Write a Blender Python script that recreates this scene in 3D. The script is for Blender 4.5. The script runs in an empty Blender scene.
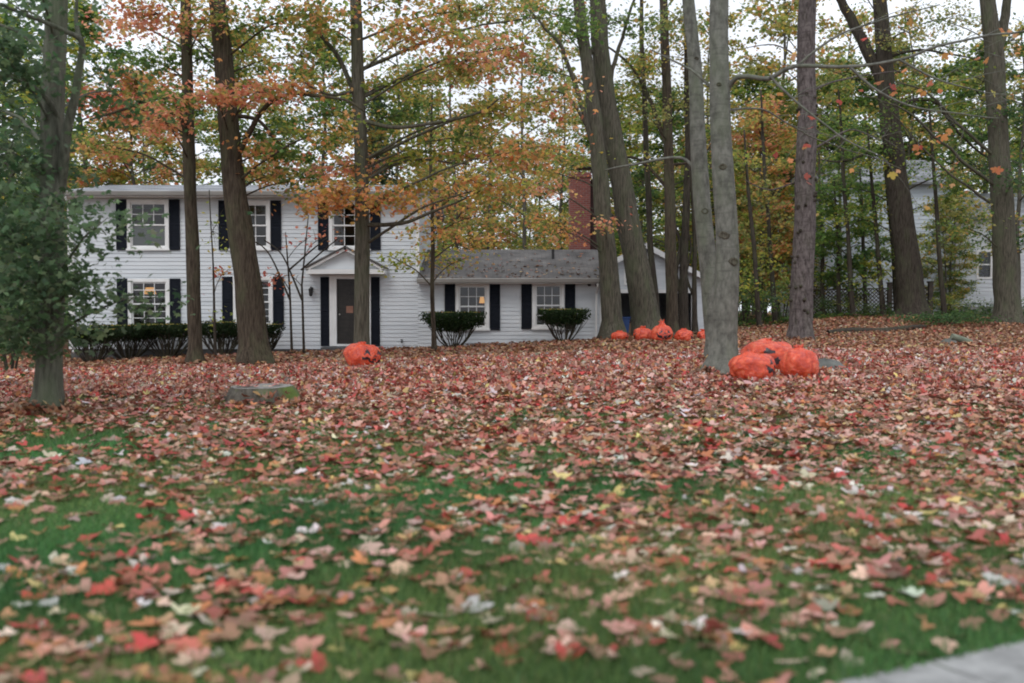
import bpy, math, random
import numpy as np
from mathutils import Vector, noise

C = bpy.context.scene.collection
scene = bpy.context.scene
rng = np.random.default_rng(11)
random.seed(11)

# ------------------------------------------------------------------ camera, world, sun, exposure
F = 995.0
TILT = math.atan((341.5 - 312.0) / F)          # camera looks slightly down
CAMZ = 1.35
cam_d = bpy.data.cameras.new("camera"); cam = bpy.data.objects.new("camera", cam_d); C.objects.link(cam)
cam_d.sensor_width = 36.0; cam_d.lens = F * 36.0 / 1024.0
cam_d.clip_end = 2000.0; cam_d.clip_start = 0.05
cam.location = (0, 0, CAMZ); cam.rotation_euler = (math.pi / 2 - TILT, 0, 0)
cam_d.dof.use_dof = True; cam_d.dof.focus_distance = 26.0; cam_d.dof.aperture_fstop = 1.2
scene.camera = cam

SUN_EL, SUN_AZ = math.radians(48), math.radians(200)   # high thin cloud, light from behind the camera
world = bpy.data.worlds.new("World"); scene.world = world; world.use_nodes = True
wn, wl = world.node_tree.nodes, world.node_tree.links
wn.clear()
sky = wn.new("ShaderNodeTexSky"); sky.sky_type = 'NISHITA'; sky.sun_disc = False
sky.sun_elevation = SUN_EL; sky.sun_rotation = SUN_AZ
sky.air_density = 1.0; sky.dust_density = 6.0; sky.ozone_density = 1.5
hs = wn.new("ShaderNodeHueSaturation"); hs.inputs['Saturation'].default_value = 0.55
cl_tc = wn.new("ShaderNodeTexCoord"); cl_n = wn.new("ShaderNodeTexNoise")
cl_n.inputs['Scale'].default_value = 2.2; cl_n.inputs['Detail'].default_value = 5
cl_r = wn.new("ShaderNodeMapRange")
cl_r.inputs['From Min'].default_value = 0.25; cl_r.inputs['From Max'].default_value = 0.6
cl_r.inputs['To Min'].default_value = 0.70; cl_r.inputs['To Max'].default_value = 0.97
cl_m = wn.new("ShaderNodeMix"); cl_m.data_type = 'RGBA'
cl_m.inputs['B'].default_value = (11.6, 12.2, 13.3, 1)          # bright even overcast
bgn = wn.new("ShaderNodeBackground"); bgn.inputs['Strength'].default_value = 0.10
wo = wn.new("ShaderNodeOutputWorld")
wl.new(sky.outputs['Color'], hs.inputs['Color'])
wl.new(cl_tc.outputs['Generated'], cl_n.inputs['Vector'])
wl.new(cl_n.outputs['Fac'], cl_r.inputs['Value'])
wl.new(cl_r.outputs['Result'], cl_m.inputs['Factor'])
wl.new(hs.outputs['Color'], cl_m.inputs['A'])
wl.new(cl_m.outputs['Result'], bgn.inputs['Color'])
wl.new(bgn.outputs[0], wo.inputs['Surface'])

sun_d = bpy.data.lights.new("sun", 'SUN'); sun = bpy.data.objects.new("sun", sun_d); C.objects.link(sun)
sun_d.energy = 1.0; sun_d.angle = math.radians(25); sun_d.color = (1.0, 0.97, 0.93)
_sd = Vector((math.sin(SUN_AZ) * math.cos(SUN_EL), math.cos(SUN_AZ) * math.cos(SUN_EL), math.sin(SUN_EL)))
sun.rotation_euler = _sd.to_track_quat('Z', 'Y').to_euler()

scene.view_settings.view_transform = 'Standard'; scene.view_settings.look = 'None'
scene.view_settings.gamma = 1.0; scene.view_settings.use_curve_mapping = False
scene.view_settings.exposure = 0.0
scene.cycles.use_denoising = True
scene.cycles.max_bounces = 6; scene.cycles.transparent_max_bounces = 12
scene.cycles.filter_width = 1.9

# ------------------------------------------------------------------ projection and ground
ct, st = math.cos(TILT), math.sin(TILT)
def P(px, py, Y):
    """world point at depth Y seen in the photograph at px, py"""
    dx, dy = (px - 512) / F, (py - 341.5) / F
    d = (dx, ct - dy * st, -st - dy * ct)
    s = Y / d[1]
    return Vector((d[0] * s, Y, CAMZ + d[2] * s))
def sstep(a, b, x):
    t = np.clip((np.asarray(x, float) - a) / (b - a), 0, 1)
    return t * t * (3 - 2 * t)
SWP = (1.117, 3.457); SWD = (0.8948, 0.4464); SWN = (0.4464, -0.8948)    # lawn edge of the sidewalk; N points to the road
def road_d(x, y): return (x - SWP[0]) * SWN[0] + (y - SWP[1]) * SWN[1]
def ground(x, y):
    x = np.asarray(x, float); y = np.asarray(y, float)
    s = sstep(5, 31, y)
    xx = x + 2.5
    side = np.where(xx > 0, np.minimum(0.045 * xx, 0.26), np.maximum(0.036 * xx, -0.5))
    g = 0.03 + s * (0.17 + side)
    g = g + 0.62 * sstep(29, 41, y) * sstep(5.5, 15, x)
    g = g + 0.022 * np.sin(x * 1.7 + y * .6) * np.sin(y * 1.3 - x * .4) + 0.02 * np.sin(x * .6 - 1) * np.sin(y * .5) * sstep(3, 8, y)
    d = road_d(x, y)
    g = g - 0.30 * sstep(0.12, 0.9, d) + 0.25 * sstep(9.2, 10.5, d)
    return g
def gz(x, y): return float(ground(x, y))
def on_ground(px, Y):
    x = (px - 512) / F * Y
    return Vector((x, Y, gz(x, Y)))

def patch(x, y, s=1.0, sd=0): return np.array([noise.noise(Vector((a*s, b*s, sd))) for a, b in zip(x, y)])

# ------------------------------------------------------------------ mesh helpers
class MB:
    def __init__(s): s.v = []; s.f = []; s.m = []
    def quad(s, a, b, c, d, m=0):
        n = len(s.v); s.v += [tuple(a), tuple(b), tuple(c), tuple(d)]; s.f.append((n, n+1, n+2, n+3)); s.m.append(m)
    def poly(s, pts, m=0):
        n = len(s.v); s.v += [tuple(p) for p in pts]; s.f.append(tuple(range(n, n+len(pts)))); s.m.append(m)
    def box(s, x0, x1, y0, y1, z0, z1, m=0):
        n = len(s.v)
        s.v += [(x0,y0,z0),(x1,y0,z0),(x1,y1,z0),(x0,y1,z0),(x0,y0,z1),(x1,y0,z1),(x1,y1,z1),(x0,y1,z1)]
        for q in ((0,3,2,1),(4,5,6,7),(0,1,5,4),(1,2,6,5),(2,3,7,6),(3,0,4,7)):
            s.f.append(tuple(n+i for i in q)); s.m.append(m)
    def prism(s, poly, axis, a, b, m=0):
        """extrude a 2-D outline along axis ('x' or 'y') from a to b"""
        k = len(poly); n = len(s.v)
        for t in (a, b):
            for p in poly: s.v.append((t, p[0], p[1]) if axis == 'x' else (p[0], t, p[1]))
        s.f.append(tuple(n+i for i in range(k))); s.m.append(m)
        s.f.append(tuple(n+k+i for i in reversed(range(k)))); s.m.append(m)
        for i in range(k):
            j = (i+1) % k
            s.f.append((n+i, n+k+i, n+k+j, n+j)); s.m.append(m)
    def bar(s, p, q, w, h, m=0):
        p, q = Vector(p), Vector(q); d = (q-p).normalized()
        u = d.cross(Vector((0,1,0)));  u = u.normalized() if u.length > 1e-4 else Vector((1,0,0))
        v = d.cross(u).normalized(); n = len(s.v)
        for c in (p, q):
            for a, b in ((-1,-1),(1,-1),(1,1),(-1,1)): s.v.append(tuple(c + u*a*w/2 + v*b*h/2))
        for q4 in ((0,3,2,1),(4,5,6,7),(0,1,5,4),(1,2,6,5),(2,3,7,6),(3,0,4,7)):
            s.f.append(tuple(n+i for i in q4)); s.m.append(m)
    def tube(s, pts, radii, sides=8, m=0, rough=0.0, flare=0.0, cap=True):
        pts = [Vector(p) for p in pts]; n0 = len(s.v); u = None; seed = random.random()*50
        L = 0
        for i, p in enumerate(pts):
            d = (pts[min(i+1, len(pts)-1)] - pts[max(i-1, 0)]).normalized()
            if u is None:
                u = d.cross(Vector((0.3,1,0.1))); u.normalize()
            u = (u - d*u.dot(d)).normalized(); v = d.cross(u)
            if i: L += (p-pts[i-1]).length
            for k in range(sides):
                a = 2*math.pi*k/sides
                r = radii[i]
                if rough:
                    r *= 1 + rough*noise.noise(Vector((math.cos(a)*1.3+seed, math.sin(a)*1.3, L*0.9)))
                if flare and L < 0.9:
                    t = 1 - L/0.9
                    r *= 1 + flare*t**2.2*(1 + 0.55*math.cos(3*a+seed*7) + .35*math.cos(5*a+seed*3))
                s.v.append(tuple(p + (u*math.cos(a) + v*math.sin(a))*r))
        for i in range(len(pts)-1):
            for k in range(sides):
                j = (k+1) % sides; b = n0 + i*sides
                s.f.append((b+k, b+j, b+sides+j, b+sides+k)); s.m.append(m)
        if cap:
            e = n0 + (len(pts)-1)*sides
            s.f.append(tuple(e+k for k in range(sides))); s.m.append(m)
    def build(s, name, mats, parent=None, smooth=False, loc=None):
        me = bpy.data.meshes.new(name); me.from_pydata(s.v, [], s.f)
        for m in (mats if isinstance(mats, (list, tuple)) else [mats]): me.materials.append(m)
        me.polygons.foreach_set("material_index", s.m)
        if smooth: me.polygons.foreach_set("use_smooth", [True]*len(s.f))
        me.update()
        return link(name, me, parent, loc)

def link(name, me, parent=None, loc=None):
    o = bpy.data.objects.new(name, me); C.objects.link(o)
    if parent is not None: o.parent = parent
    if loc is not None: o.location = loc
    return o
def thing(name, label, cat, loc=(0,0,0), rz=0.0, group=None):
    o = bpy.data.objects.new(name, None); C.objects.link(o)
    o.location = loc; o.rotation_euler = (0,0,rz); o.empty_display_size = .2
    return tag(o, label, cat, group)
def tag(o, label, cat, group=None):
    o['label'] = label; o['category'] = cat
    if group: o['group'] = group
    return o
def structure(o): o['kind'] = 'structure'; return o
def dup(root, loc, rz, scale, label, group=None):
    r = root.copy(); C.objects.link(r); r.location = loc; r.rotation_euler = (0,0,rz); r.scale = (scale[0],)*2 + (scale[1],)
    r['label'] = label
    if group: r['group'] = group
    for ch in list(root.children):
        c = ch.copy(); C.objects.link(c); c.parent = r
        for gch in list(ch.children):
            d = gch.copy(); C.objects.link(d); d.parent = c
    return r

def tri_mesh(name, verts, tris, cols, mat, parent=None):
    """big triangle mesh with a colour per vertex (the colour of each leaf)"""
    me = bpy.data.meshes.new(name)
    nv, nt = len(verts), len(tris)
    me.vertices.add(nv); me.vertices.foreach_set("co", np.ascontiguousarray(verts, np.float32).ravel())
    me.loops.add(nt*3); me.loops.foreach_set("vertex_index", np.ascontiguousarray(tris, np.int32).ravel())
    me.polygons.add(nt); me.polygons.foreach_set("loop_start", np.arange(0, nt*3, 3, dtype=np.int32))
    me.update(calc_edges=True)
    if cols is not None:
        at = me.attributes.new("col", 'FLOAT_COLOR', 'POINT')
        c4 = np.ones((nv,4), np.float32); c4[:, :3] = cols
        at.data.foreach_set("color", c4.ravel())
    me.materials.append(mat)
    return link(name, me, parent)

# leaf outlines: (points, triangles); y runs from stem to tip, length about 1
def _fan(right, c=(0.0, 0.0)):
    pts = [c] + right + [(-x, y) for x, y in reversed(right[1:-1])]
    n = len(pts) - 1
    return np.array(pts), np.array([(0, 1+i, 1+(i+1) % n) for i in range(n)])
MAPLE = _fan([(0,-.36),(.24,-.42),(.28,-.25),(.50,-.15),(.55,.18),(.37,.15),(.23,.18),(.23,.40),(0,.58)])
STAR = (np.array([(0,-.42),(.42,-.22),(.5,.16),(.17,.10),(0,.56),(-.17,.10),(-.5,.16),(-.42,-.22)]),
        np.array([(0,1,2),(0,2,3),(0,3,5),(3,4,5),(0,5,6),(0,6,7)]))
RHOMB = (np.array([(0,-.5),(.38,0),(0,.5),(-.38,0)]), np.array([(0,1,2),(0,2,3)]))
NEEDLE = (np.array([(-.07,-.5),(.07,-.5),(.05,.45),(-.05,.45)]), np.array([(0,1,2),(0,2,3)]))
def leaf_cloud(pos, size, col, shape, flat, curl, droop=0.0):
    """pos (N,3), size (N,), col (N,3) -> verts, tris, vertex colours; flat 1 = lying level, 0 = any way up"""
    N = len(pos); T, tr = shape; k = len(T)
    nrm = rng.normal(size=(N,3))*(1-flat); nrm[:,2] = np.abs(nrm[:,2]) + flat
    nrm /= np.linalg.norm(nrm, axis=1, keepdims=True)
    a = rng.normal(size=(N,3)); a[:,2] -= droop
    t = a - nrm*np.sum(a*nrm, axis=1, keepdims=True); t /= np.linalg.norm(t, axis=1, keepdims=True)+1e-9
    b = np.cross(t, nrm)
    c = rng.uniform(curl[0], curl[1], size=N)
    c2 = rng.uniform(curl[0], curl[1], size=N)
    x, y = T[:,0], T[:,1]
    z = c[:,None]*(x*x*1.6)[None] + c2[:,None]*(y*y)[None] + c2[:,None]*(0.5*x*y)[None]
    asp = rng.uniform(.8, 1.1, size=N)
    V = pos[:,None,:] + size[:,None,None]*(b[:,None,:]*(x[None,:,None]*asp[:,None,None]) + t[:,None,:]*y[None,:,None] + nrm[:,None,:]*z[:,:,None])
    tris = (tr[None] + (np.arange(N)*k)[:,None,None]).reshape(-1,3)
    return V.reshape(-1,3), tris, np.repeat(col, k, axis=0)
def merge(parts):
    vs, ts, cs, n = [], [], [], 0
    for v, t, c in parts:
        vs.append(v); ts.append(t+n); cs.append(c); n += len(v)
    return np.concatenate(vs), np.concatenate(ts), np.concatenate(cs)

# ------------------------------------------------------------------ materials
def new_mat(name):
    m = bpy.data.materials.new(name); m.use_nodes = True
    nt = m.node_tree; b = nt.nodes['Principled BSDF']
    return m, nt.nodes, nt.links, b
def N(nodes, t, **kw):
    n = nodes.new(t)
    for k, v in kw.items():
        if k in n.inputs: n.inputs[k].default_value = v
        else: setattr(n, k, v)
    return n
def ramp(nodes, stops):
    r = nodes.new("ShaderNodeValToRGB"); e = r.color_ramp.elements
    while len(e) > 1: e.remove(e[-1])
    e[0].position, e[0].color = stops[0][0], (*stops[0][1], 1)
    for p, c in stops[1:]:
        k = e.new(p); k.color = (*c, 1)
    return r
def mapped(nodes, links, scale, coord='Object'):
    tc = nodes.new("ShaderNodeTexCoord"); mp = nodes.new("ShaderNodeMapping"); mp.inputs['Scale'].default_value = scale
    links.new(tc.outputs[coord], mp.inputs['Vector']); return mp
def bump(nodes, links, b, height, strength, dist=0.02):
    n = nodes.new("ShaderNodeBump"); n.inputs['Strength'].default_value = strength; n.inputs['Distance'].default_value = dist
    links.new(height, n.inputs['Height']); links.new(n.outputs[0], b.inputs['Normal'])

def simple(name, c1, c2, scale=(4,4,4), rough=.6, bumpy=0.0, detail=5, spec=.5, coat=0):
    m, nd, lk, b = new_mat(name)
    mp = mapped(nd, lk, scale); n = N(nd, "ShaderNodeTexNoise", Scale=1.0, Detail=detail)
    lk.new(mp.outputs[0], n.inputs['Vector'])
    r = ramp(nd, [(.3, c1), (.7, c2)]); lk.new(n.outputs['Fac'], r.inputs[0]); lk.new(r.outputs[0], b.inputs['Base Color'])
    b.inputs['Roughness'].default_value = rough; b.inputs['Specular IOR Level'].default_value = spec
    if bumpy: bump(nd, lk, b, n.outputs['Fac'], bumpy)
    return m

def leaf_mat(name, trans=0.45, rough=.5):
    m, nd, lk, b = new_mat(name)
    at = N(nd, "ShaderNodeAttribute", attribute_name="col")
    b.inputs['Roughness'].default_value = rough; b.inputs['Specular IOR Level'].default_value = .25
    lk.new(at.outputs['Color'], b.inputs['Base Color'])
    if trans:
        t = nd.new("ShaderNodeBsdfTranslucent"); mx = nd.new("ShaderNodeMixShader"); mx.inputs[0].default_value = trans
        lk.new(at.outputs['Color'], t.inputs['Color'])
        lk.new(b.outputs[0], mx.inputs[1]); lk.new(t.outputs[0], mx.inputs[2])
        lk.new(mx.outputs[0], nd['Material Output'].inputs['Surface'])
    return m
M_LEAF = leaf_mat("tree_leaf", .6); M_FALLEN = leaf_mat("fallen_leaf", 0.12, .55); M_GRASS = leaf_mat("grass_blade", .3, .45)

def bark(name, c_dark, c_light, moss=(.10,.12,.06), moss_amt=.35, furrow=(26,26,3.0), rough_b=.8, band=0.0):
    m, nd, lk, b = new_mat(name)
    mp = mapped(nd, lk, furrow); n1 = N(nd, "ShaderNodeTexNoise", Scale=1.0, Detail=6, Roughness=.65)
    lk.new(mp.outputs[0], n1.inputs['Vector'])
    r = ramp(nd, [(.34, c_dark), (.62, c_light)]); lk.new(n1.outputs['Fac'], r.inputs[0])
    mp2 = mapped(nd, lk, (3,3,1.1)); n2 = N(nd, "ShaderNodeTexNoise", Scale=1.0, Detail=5)
    lk.new(mp2.outputs[0], n2.inputs['Vector'])
    mr = N(nd, "ShaderNodeMapRange"); mr.inputs['From Min'].default_value = .48; mr.inputs['From Max'].default_value = .68
    mr.inputs['To Max'].default_value = moss_amt; lk.new(n2.outputs['Fac'], mr.inputs['Value'])
    mx = N(nd, "ShaderNodeMix", data_type='RGBA'); mx.inputs['B'].default_value = (*moss, 1)
    lk.new(mr.outputs[0], mx.inputs['Factor']); lk.new(r.outputs[0], mx.inputs['A'])
    out = mx.outputs['Result']
    if band:                                   # thin dark rings and lenticels of smooth bark
        mp3 = mapped(nd, lk, (2.5,2.5,16)); n3 = N(nd, "ShaderNodeTexNoise", Scale=1.0, Detail=3)
        lk.new(mp3.outputs[0], n3.inputs['Vector'])
        m3 = N(nd, "ShaderNodeMapRange"); m3.inputs['From Min'].default_value = .58; m3.inputs['From Max'].default_value = .66
        m3.inputs['To Max'].default_value = band; lk.new(n3.outputs['Fac'], m3.inputs['Value'])
        mx3 = N(nd, "ShaderNodeMix", data_type='RGBA'); mx3.inputs['B'].default_value = (*[c*.6 for c in c_dark], 1)
        lk.new(m3.outputs[0], mx3.inputs['Factor']); lk.new(out, mx3.inputs['A']); out = mx3.outputs['Result']
    lk.new(out, b.inputs['Base Color']); b.inputs['Roughness'].default_value = .9; b.inputs['Specular IOR Level'].default_value = .15
    bump(nd, lk, b, n1.outputs['Fac'], rough_b, .03)
    return m
B_BROWN = bark("bark_brown", (.028,.021,.015), (.090,.071,.052), moss_amt=.3)
B_DARK = bark("bark_dark", (.022,.018,.014), (.075,.062,.05), moss_amt=.25)
B_GREY = bark("bark_grey", (.085,.085,.073), (.185,.185,.16), moss=(.13,.15,.10), moss_amt=.55, furrow=(10,10,5), rough_b=.2, band=.3)
B_OLIVE = bark("bark_olive", (.038,.034,.025), (.115,.105,.08), moss=(.085,.10,.055), moss_amt=.55)
B_MOSS = bark("bark_mossy", (.06,.06,.046), (.155,.155,.12), moss=(.11,.14,.08), moss_amt=.6, furrow=(22,22,3))
B_PINE = bark("bark_pine", (.05,.04,.038), (.16,.135,.13), moss_amt=.15, furrow=(14,14,5), rough_b=.9, band=.4)
B_FAR = bark("bark_far", (.05,.045,.037), (.12,.11,.09), furrow=(16,16,3))

# ground: thin turf, soil and crushed litter
def ground_material():
    m, nd, lk, b = new_mat("lawn_soil")
    mp = mapped(nd, lk, (1,1,1))
    n1 = N(nd, "ShaderNodeTexNoise", Scale=0.9, Detail=6); n2 = N(nd, "ShaderNodeTexNoise", Scale=45.0, Detail=4)
    v = N(nd, "ShaderNodeTexVoronoi", Scale=11.0); 
    for n in (n1, n2, v): lk.new(mp.outputs[0], n.inputs['Vector'])
    g = ramp(nd, [(.3,(.022,.045,.014)),(.5,(.045,.085,.025)),(.7,(.075,.115,.035))]); lk.new(n2.outputs['Fac'], g.inputs[0])
    lit = ramp(nd, [(0,(.13,.06,.035)),(.25,(.24,.12,.075)),(.5,(.16,.055,.035)),(.75,(.27,.16,.10)),(1,(.10,.06,.035))])
    sep = nd.new("ShaderNodeSeparateColor"); lk.new(v.outputs['Color'], sep.inputs[0]); lk.new(sep.outputs[0], lit.inputs[0])
    sx = nd.new("ShaderNodeSeparateXYZ"); lk.new(mp.outputs[0], sx.inputs[0])
    add = N(nd, "ShaderNodeMath", operation='MULTIPLY_ADD'); add.inputs[1].default_value = 9.0
    lk.new(n1.outputs['Fac'], add.inputs[0]); lk.new(sx.outputs['Y'], add.inputs[2])
    mr = N(nd, "ShaderNodeMapRange"); mr.inputs['From Min'].default_value = 14; mr.inputs['From Max'].default_value = 21
    lk.new(add.outputs[0], mr.inputs['Value'])
    mx = N(nd, "ShaderNodeMix", data_type='RGBA'); lk.new(mr.outputs[0], mx.inputs['Factor'])
    lk.new(g.outputs[0], mx.inputs['A']); lk.new(lit.outputs[0], mx.inputs['B']); lk.new(mx.outputs['Result'], b.inputs['Base Color'])
    b.inputs['Roughness'].default_value = .95; b.inputs['Specular IOR Level'].default_value = .1
    bump(nd, lk, b, n2.outputs['Fac'], .7, .03)
    return m
M_CONC = simple("concrete", (.19,.19,.185), (.36,.36,.35), (9,9,9), .9, .35, 12)
M_ASPH = simple("asphalt", (.035,.035,.037), (.065,.065,.065), (40,40,40), .9, .4)

def siding_mat(name, c1, c2):
    m, nd, lk, b = new_mat(name)
    mp = mapped(nd, lk, (.6,.6,5)); n = N(nd, "ShaderNodeTexNoise", Scale=1.0, Detail=6); lk.new(mp.outputs[0], n.inputs['Vector'])
    r = ramp(nd, [(.35, c1), (.6, c2)]); lk.new(n.outputs['Fac'], r.inputs[0]); lk.new(r.outputs[0], b.inputs['Base Color'])
    b.inputs['Roughness'].default_value = .5; b.inputs['Specular IOR Level'].default_value = .3
    return m
M_SIDING = siding_mat("white_siding", (.53,.565,.595), (.63,.66,.685))
M_SIDING2 = siding_mat("pale_blue_siding", (.50,.55,.62), (.60,.65,.71))
M_TRIM = simple("white_trim", (.70,.70,.69), (.80,.80,.79), (3,3,3), .45)
M_SHUT = simple("black_shutter", (.007,.009,.014), (.014,.017,.025), (6,6,30), .8, spec=.15)
M_DOOR = simple("dark_door", (.012,.011,.010), (.03,.025,.022), (4,4,10), .4)
M_METAL = simple("black_iron", (.012,.012,.013), (.03,.03,.03), (8,8,8), .5)
M_GUTTER = simple("gutter_metal", (.24,.23,.215), (.33,.32,.30), (1,1,8), .5)
M_FOUND = simple("foundation_block", (.06,.06,.062), (.12,.12,.118), (2,2,5), .9, .4)
M_INT = simple("interior_wall", (.20,.17,.13), (.26,.22,.17), (1,1,1), .8)
M_BLIND = simple("grey_blind", (.30,.30,.30), (.36,.36,.36), (1,1,30), .8)
def shingle_mat(name, a, b_):
    m, nd, lk, b = new_mat(name)
    mp = mapped(nd, lk, (1,1,1)); br = N(nd, "ShaderNodeTexBrick"); br.inputs['Scale'].default_value = 1.0
    br.inputs['Brick Width'].default_value = .3; br.inputs['Row Height'].default_value = .14; br.inputs['Mortar Size'].default_value = .008
    br.inputs['Color1'].default_value = (*a,1); br.inputs['Color2'].default_value = (*b_,1); br.inputs['Mortar'].default_value = (*[c*.5 for c in a],1)
    n = N(nd, "ShaderNodeTexNoise", Scale=1.3, Detail=7); lk.new(mp.outputs[0], n.inputs['Vector']); lk.new(mp.outputs[0], br.inputs['Vector'])
    r = ramp(nd, [(.35,(.55,.55,.55)),(.65,(1.15,1.15,1.15))]); lk.new(n.outputs['Fac'], r.inputs[0])
    mx = N(nd, "ShaderNodeMix", data_type='RGBA', blend_type='MULTIPLY'); mx.inputs['Factor'].default_value = 1
    lk.new(br.outputs['Color'], mx.inputs['A']); lk.new(r.outputs[0], mx.inputs['B']); lk.new(mx.outputs['Result'], b.inputs['Base Color'])
    b.inputs['Roughness'].default_value = .8
    bump(nd, lk, b, br.outputs['Fac'], -.4, .01)
    return m
M_SHINGLE = shingle_mat("roof_shingle", (.095,.088,.085), (.145,.135,.128))
M_SHINGLE2 = shingle_mat("roof_shingle_pale", (.24,.25,.27), (.32,.33,.35))
def brick_mat(name, a, b_, mortar):
    m, nd, lk, b = new_mat(name)
    tc = nd.new("ShaderNodeTexCoord"); sp = nd.new("ShaderNodeSeparateXYZ"); cb = nd.new("ShaderNodeCombineXYZ")
    lk.new(tc.outputs['Object'], sp.inputs[0])
    ad = N(nd, "ShaderNodeMath", operation='ADD'); lk.new(sp.outputs['X'], ad.inputs[0]); lk.new(sp.outputs['Y'], ad.inputs[1])
    lk.new(ad.outputs[0], cb.inputs['X']); lk.new(sp.outputs['Z'], cb.inputs['Y'])
    br = N(nd, "ShaderNodeTexBrick"); br.inputs['Scale'].default_value = 1.0
    br.inputs['Brick Width'].default_value = .21; br.inputs['Row Height'].default_value = .075; br.inputs['Mortar Size'].default_value = .008
    br.inputs['Color1'].default_value = (*a,1); br.inputs['Color2'].default_value = (*b_,1); br.inputs['Mortar'].default_value = (*mortar,1)
    lk.new(cb.outputs[0], br.inputs['Vector']); lk.new(br.outputs['Color'], b.inputs['Base Color'])
    b.inputs['Roughness'].default_value = .9; bump(nd, lk, b, br.outputs['Fac'], -.5, .01)
    return m
M_BRICK = brick_mat("red_brick", (.24,.065,.05), (.17,.045,.038), (.20,.15,.13))
M_BRICK_DARK = brick_mat("dark_brick", (.06,.022,.02), (.04,.018,.017), (.05,.04,.037))
def glass_mat():
    m, nd, lk, b = new_mat("window_glass")
    nd.remove(b)
    tr = nd.new("ShaderNodeBsdfTransparent"); tr.inputs[0].default_value = (.85,.88,.87,1)
    gl = nd.new("ShaderNodeBsdfGlossy"); gl.inputs['Roughness'].default_value = .03
    fr = N(nd, "ShaderNodeFresnel", IOR=1.65); mx = nd.new("ShaderNodeMixShader")
    n = N(nd, "ShaderNodeTexNoise", Scale=1.2, Detail=1); bp = N(nd, "ShaderNodeBump"); bp.inputs['Strength'].default_value = .06
    lk.new(n.outputs['Fac'], bp.inputs['Height']); lk.new(bp.outputs[0], gl.inputs['Normal'])
    lk.new(fr.outputs[0], mx.inputs[0]); lk.new(tr.outputs[0], mx.inputs[1]); lk.new(gl.outputs[0], mx.inputs[2])
    lk.new(mx.outputs[0], nd['Material Output'].inputs['Surface'])
    return m
M_GLASS = glass_mat()
def glow(name, col, s):
    m, nd, lk, b = new_mat(name)
    b.inputs['Base Color'].default_value = (*col,1); b.inputs['Emission Color'].default_value = (*col,1); b.inputs['Emission Strength'].default_value = s
    return m
M_LAMP = glow("lit_lamp_shade", (1.0,.50,.17), .7)
def bag_mat():
    m, nd, lk, b = new_mat("orange_bag_plastic")
    mp = mapped(nd, lk, (7,7,7)); n = N(nd, "ShaderNodeTexNoise", Scale=1.0, Detail=4, Distortion=1.2); lk.new(mp.outputs[0], n.inputs['Vector'])
    r = ramp(nd, [(.3,(.50,.042,.02)),(.52,(.76,.075,.020)),(.75,(.80,.17,.075))]); lk.new(n.outputs['Fac'], r.inputs[0]); lk.new(r.outputs[0], b.inputs['Base Color'])
    b.inputs['Roughness'].default_value = .22; b.inputs['Specular IOR Level'].default_value = .8
    mp2 = mapped(nd, lk, (11,11,17)); n2 = N(nd, "ShaderNodeTexNoise", Scale=1.0, Detail=3, Distortion=2.5); lk.new(mp2.outputs[0], n2.inputs['Vector'])
    ad = N(nd, "ShaderNodeMath", operation='SUBTRACT'); ad.inputs[1].default_value = .5; ab = N(nd, "ShaderNodeMath", operation='ABSOLUTE')
    lk.new(n2.outputs['Fac'], ad.inputs[0]); lk.new(ad.outputs[0], ab.inputs[0])
    bump(nd, lk, b, ab.outputs[0], .8, .05)
    return m
M_BAG = bag_mat()
M_PRINT = simple("black_print", (.012,.008,.010), (.03,.015,.02), (9,9,9), .4)
M_STUMP = bark("stump_bark", (.06,.05,.042), (.16,.145,.12), moss=(.11,.16,.04), moss_amt=.95, furrow=(14,14,4), rough_b=.9)
M_CUT = simple("cut_wood", (.15,.145,.125), (.32,.30,.28), (10,10,10), .9, .3)
M_ROCK = simple("grey_rock", (.07,.075,.068), (.16,.165,.15), (3,3,3), .95, .8)
M_LOG = simple("weathered_log", (.10,.12,.085), (.22,.24,.18), (5,5,5), .95, .6)
M_TUB = simple("blue_plastic", (.02,.06,.20), (.03,.09,.28), (2,2,2), .4)
M_FENCE = simple("brown_fence_wood", (.045,.035,.028), (.09,.07,.055), (6,6,12), .9)
M_CARD = simple("tan_cardboard", (.30,.19,.11), (.36,.24,.15), (3,3,3), .85)

# ------------------------------------------------------------------ ground, sidewalk, kerb, road
def axis_vals(lo, hi, a, b, step, grow=1.25):
    v = list(np.arange(a, b, step)); s = step; x = b
    while x < hi: v.append(x); s *= grow; x += s
    v.append(hi); s = step; x = a; pre = []
    while x > lo: 
        s *= grow; x -= s; pre.append(max(x, lo))
    return np.array(sorted(set(pre + v)))
gx = axis_vals(-260, 260, -26, 26, .42); gy = axis_vals(-60, 420, -6, 46, .3)
GX, GY = np.meshgrid(gx, gy); GZ = ground(GX, GY)
gv = np.stack([GX, GY, GZ], -1).reshape(-1,3); nx = len(gx)
ii = (np.arange(len(gy)-1)[:,None]*nx + np.arange(nx-1)[None]).ravel()
gm = bpy.data.meshes.new("ground"); gm.from_pydata(gv.tolist(), [], np.stack([ii, ii+1, ii+nx+1, ii+nx], 1).tolist())
gm.materials.append(ground_material()); gm.polygons.foreach_set("use_smooth", [True]*len(gm.polygons))
structure(link("ground", gm))
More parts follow.
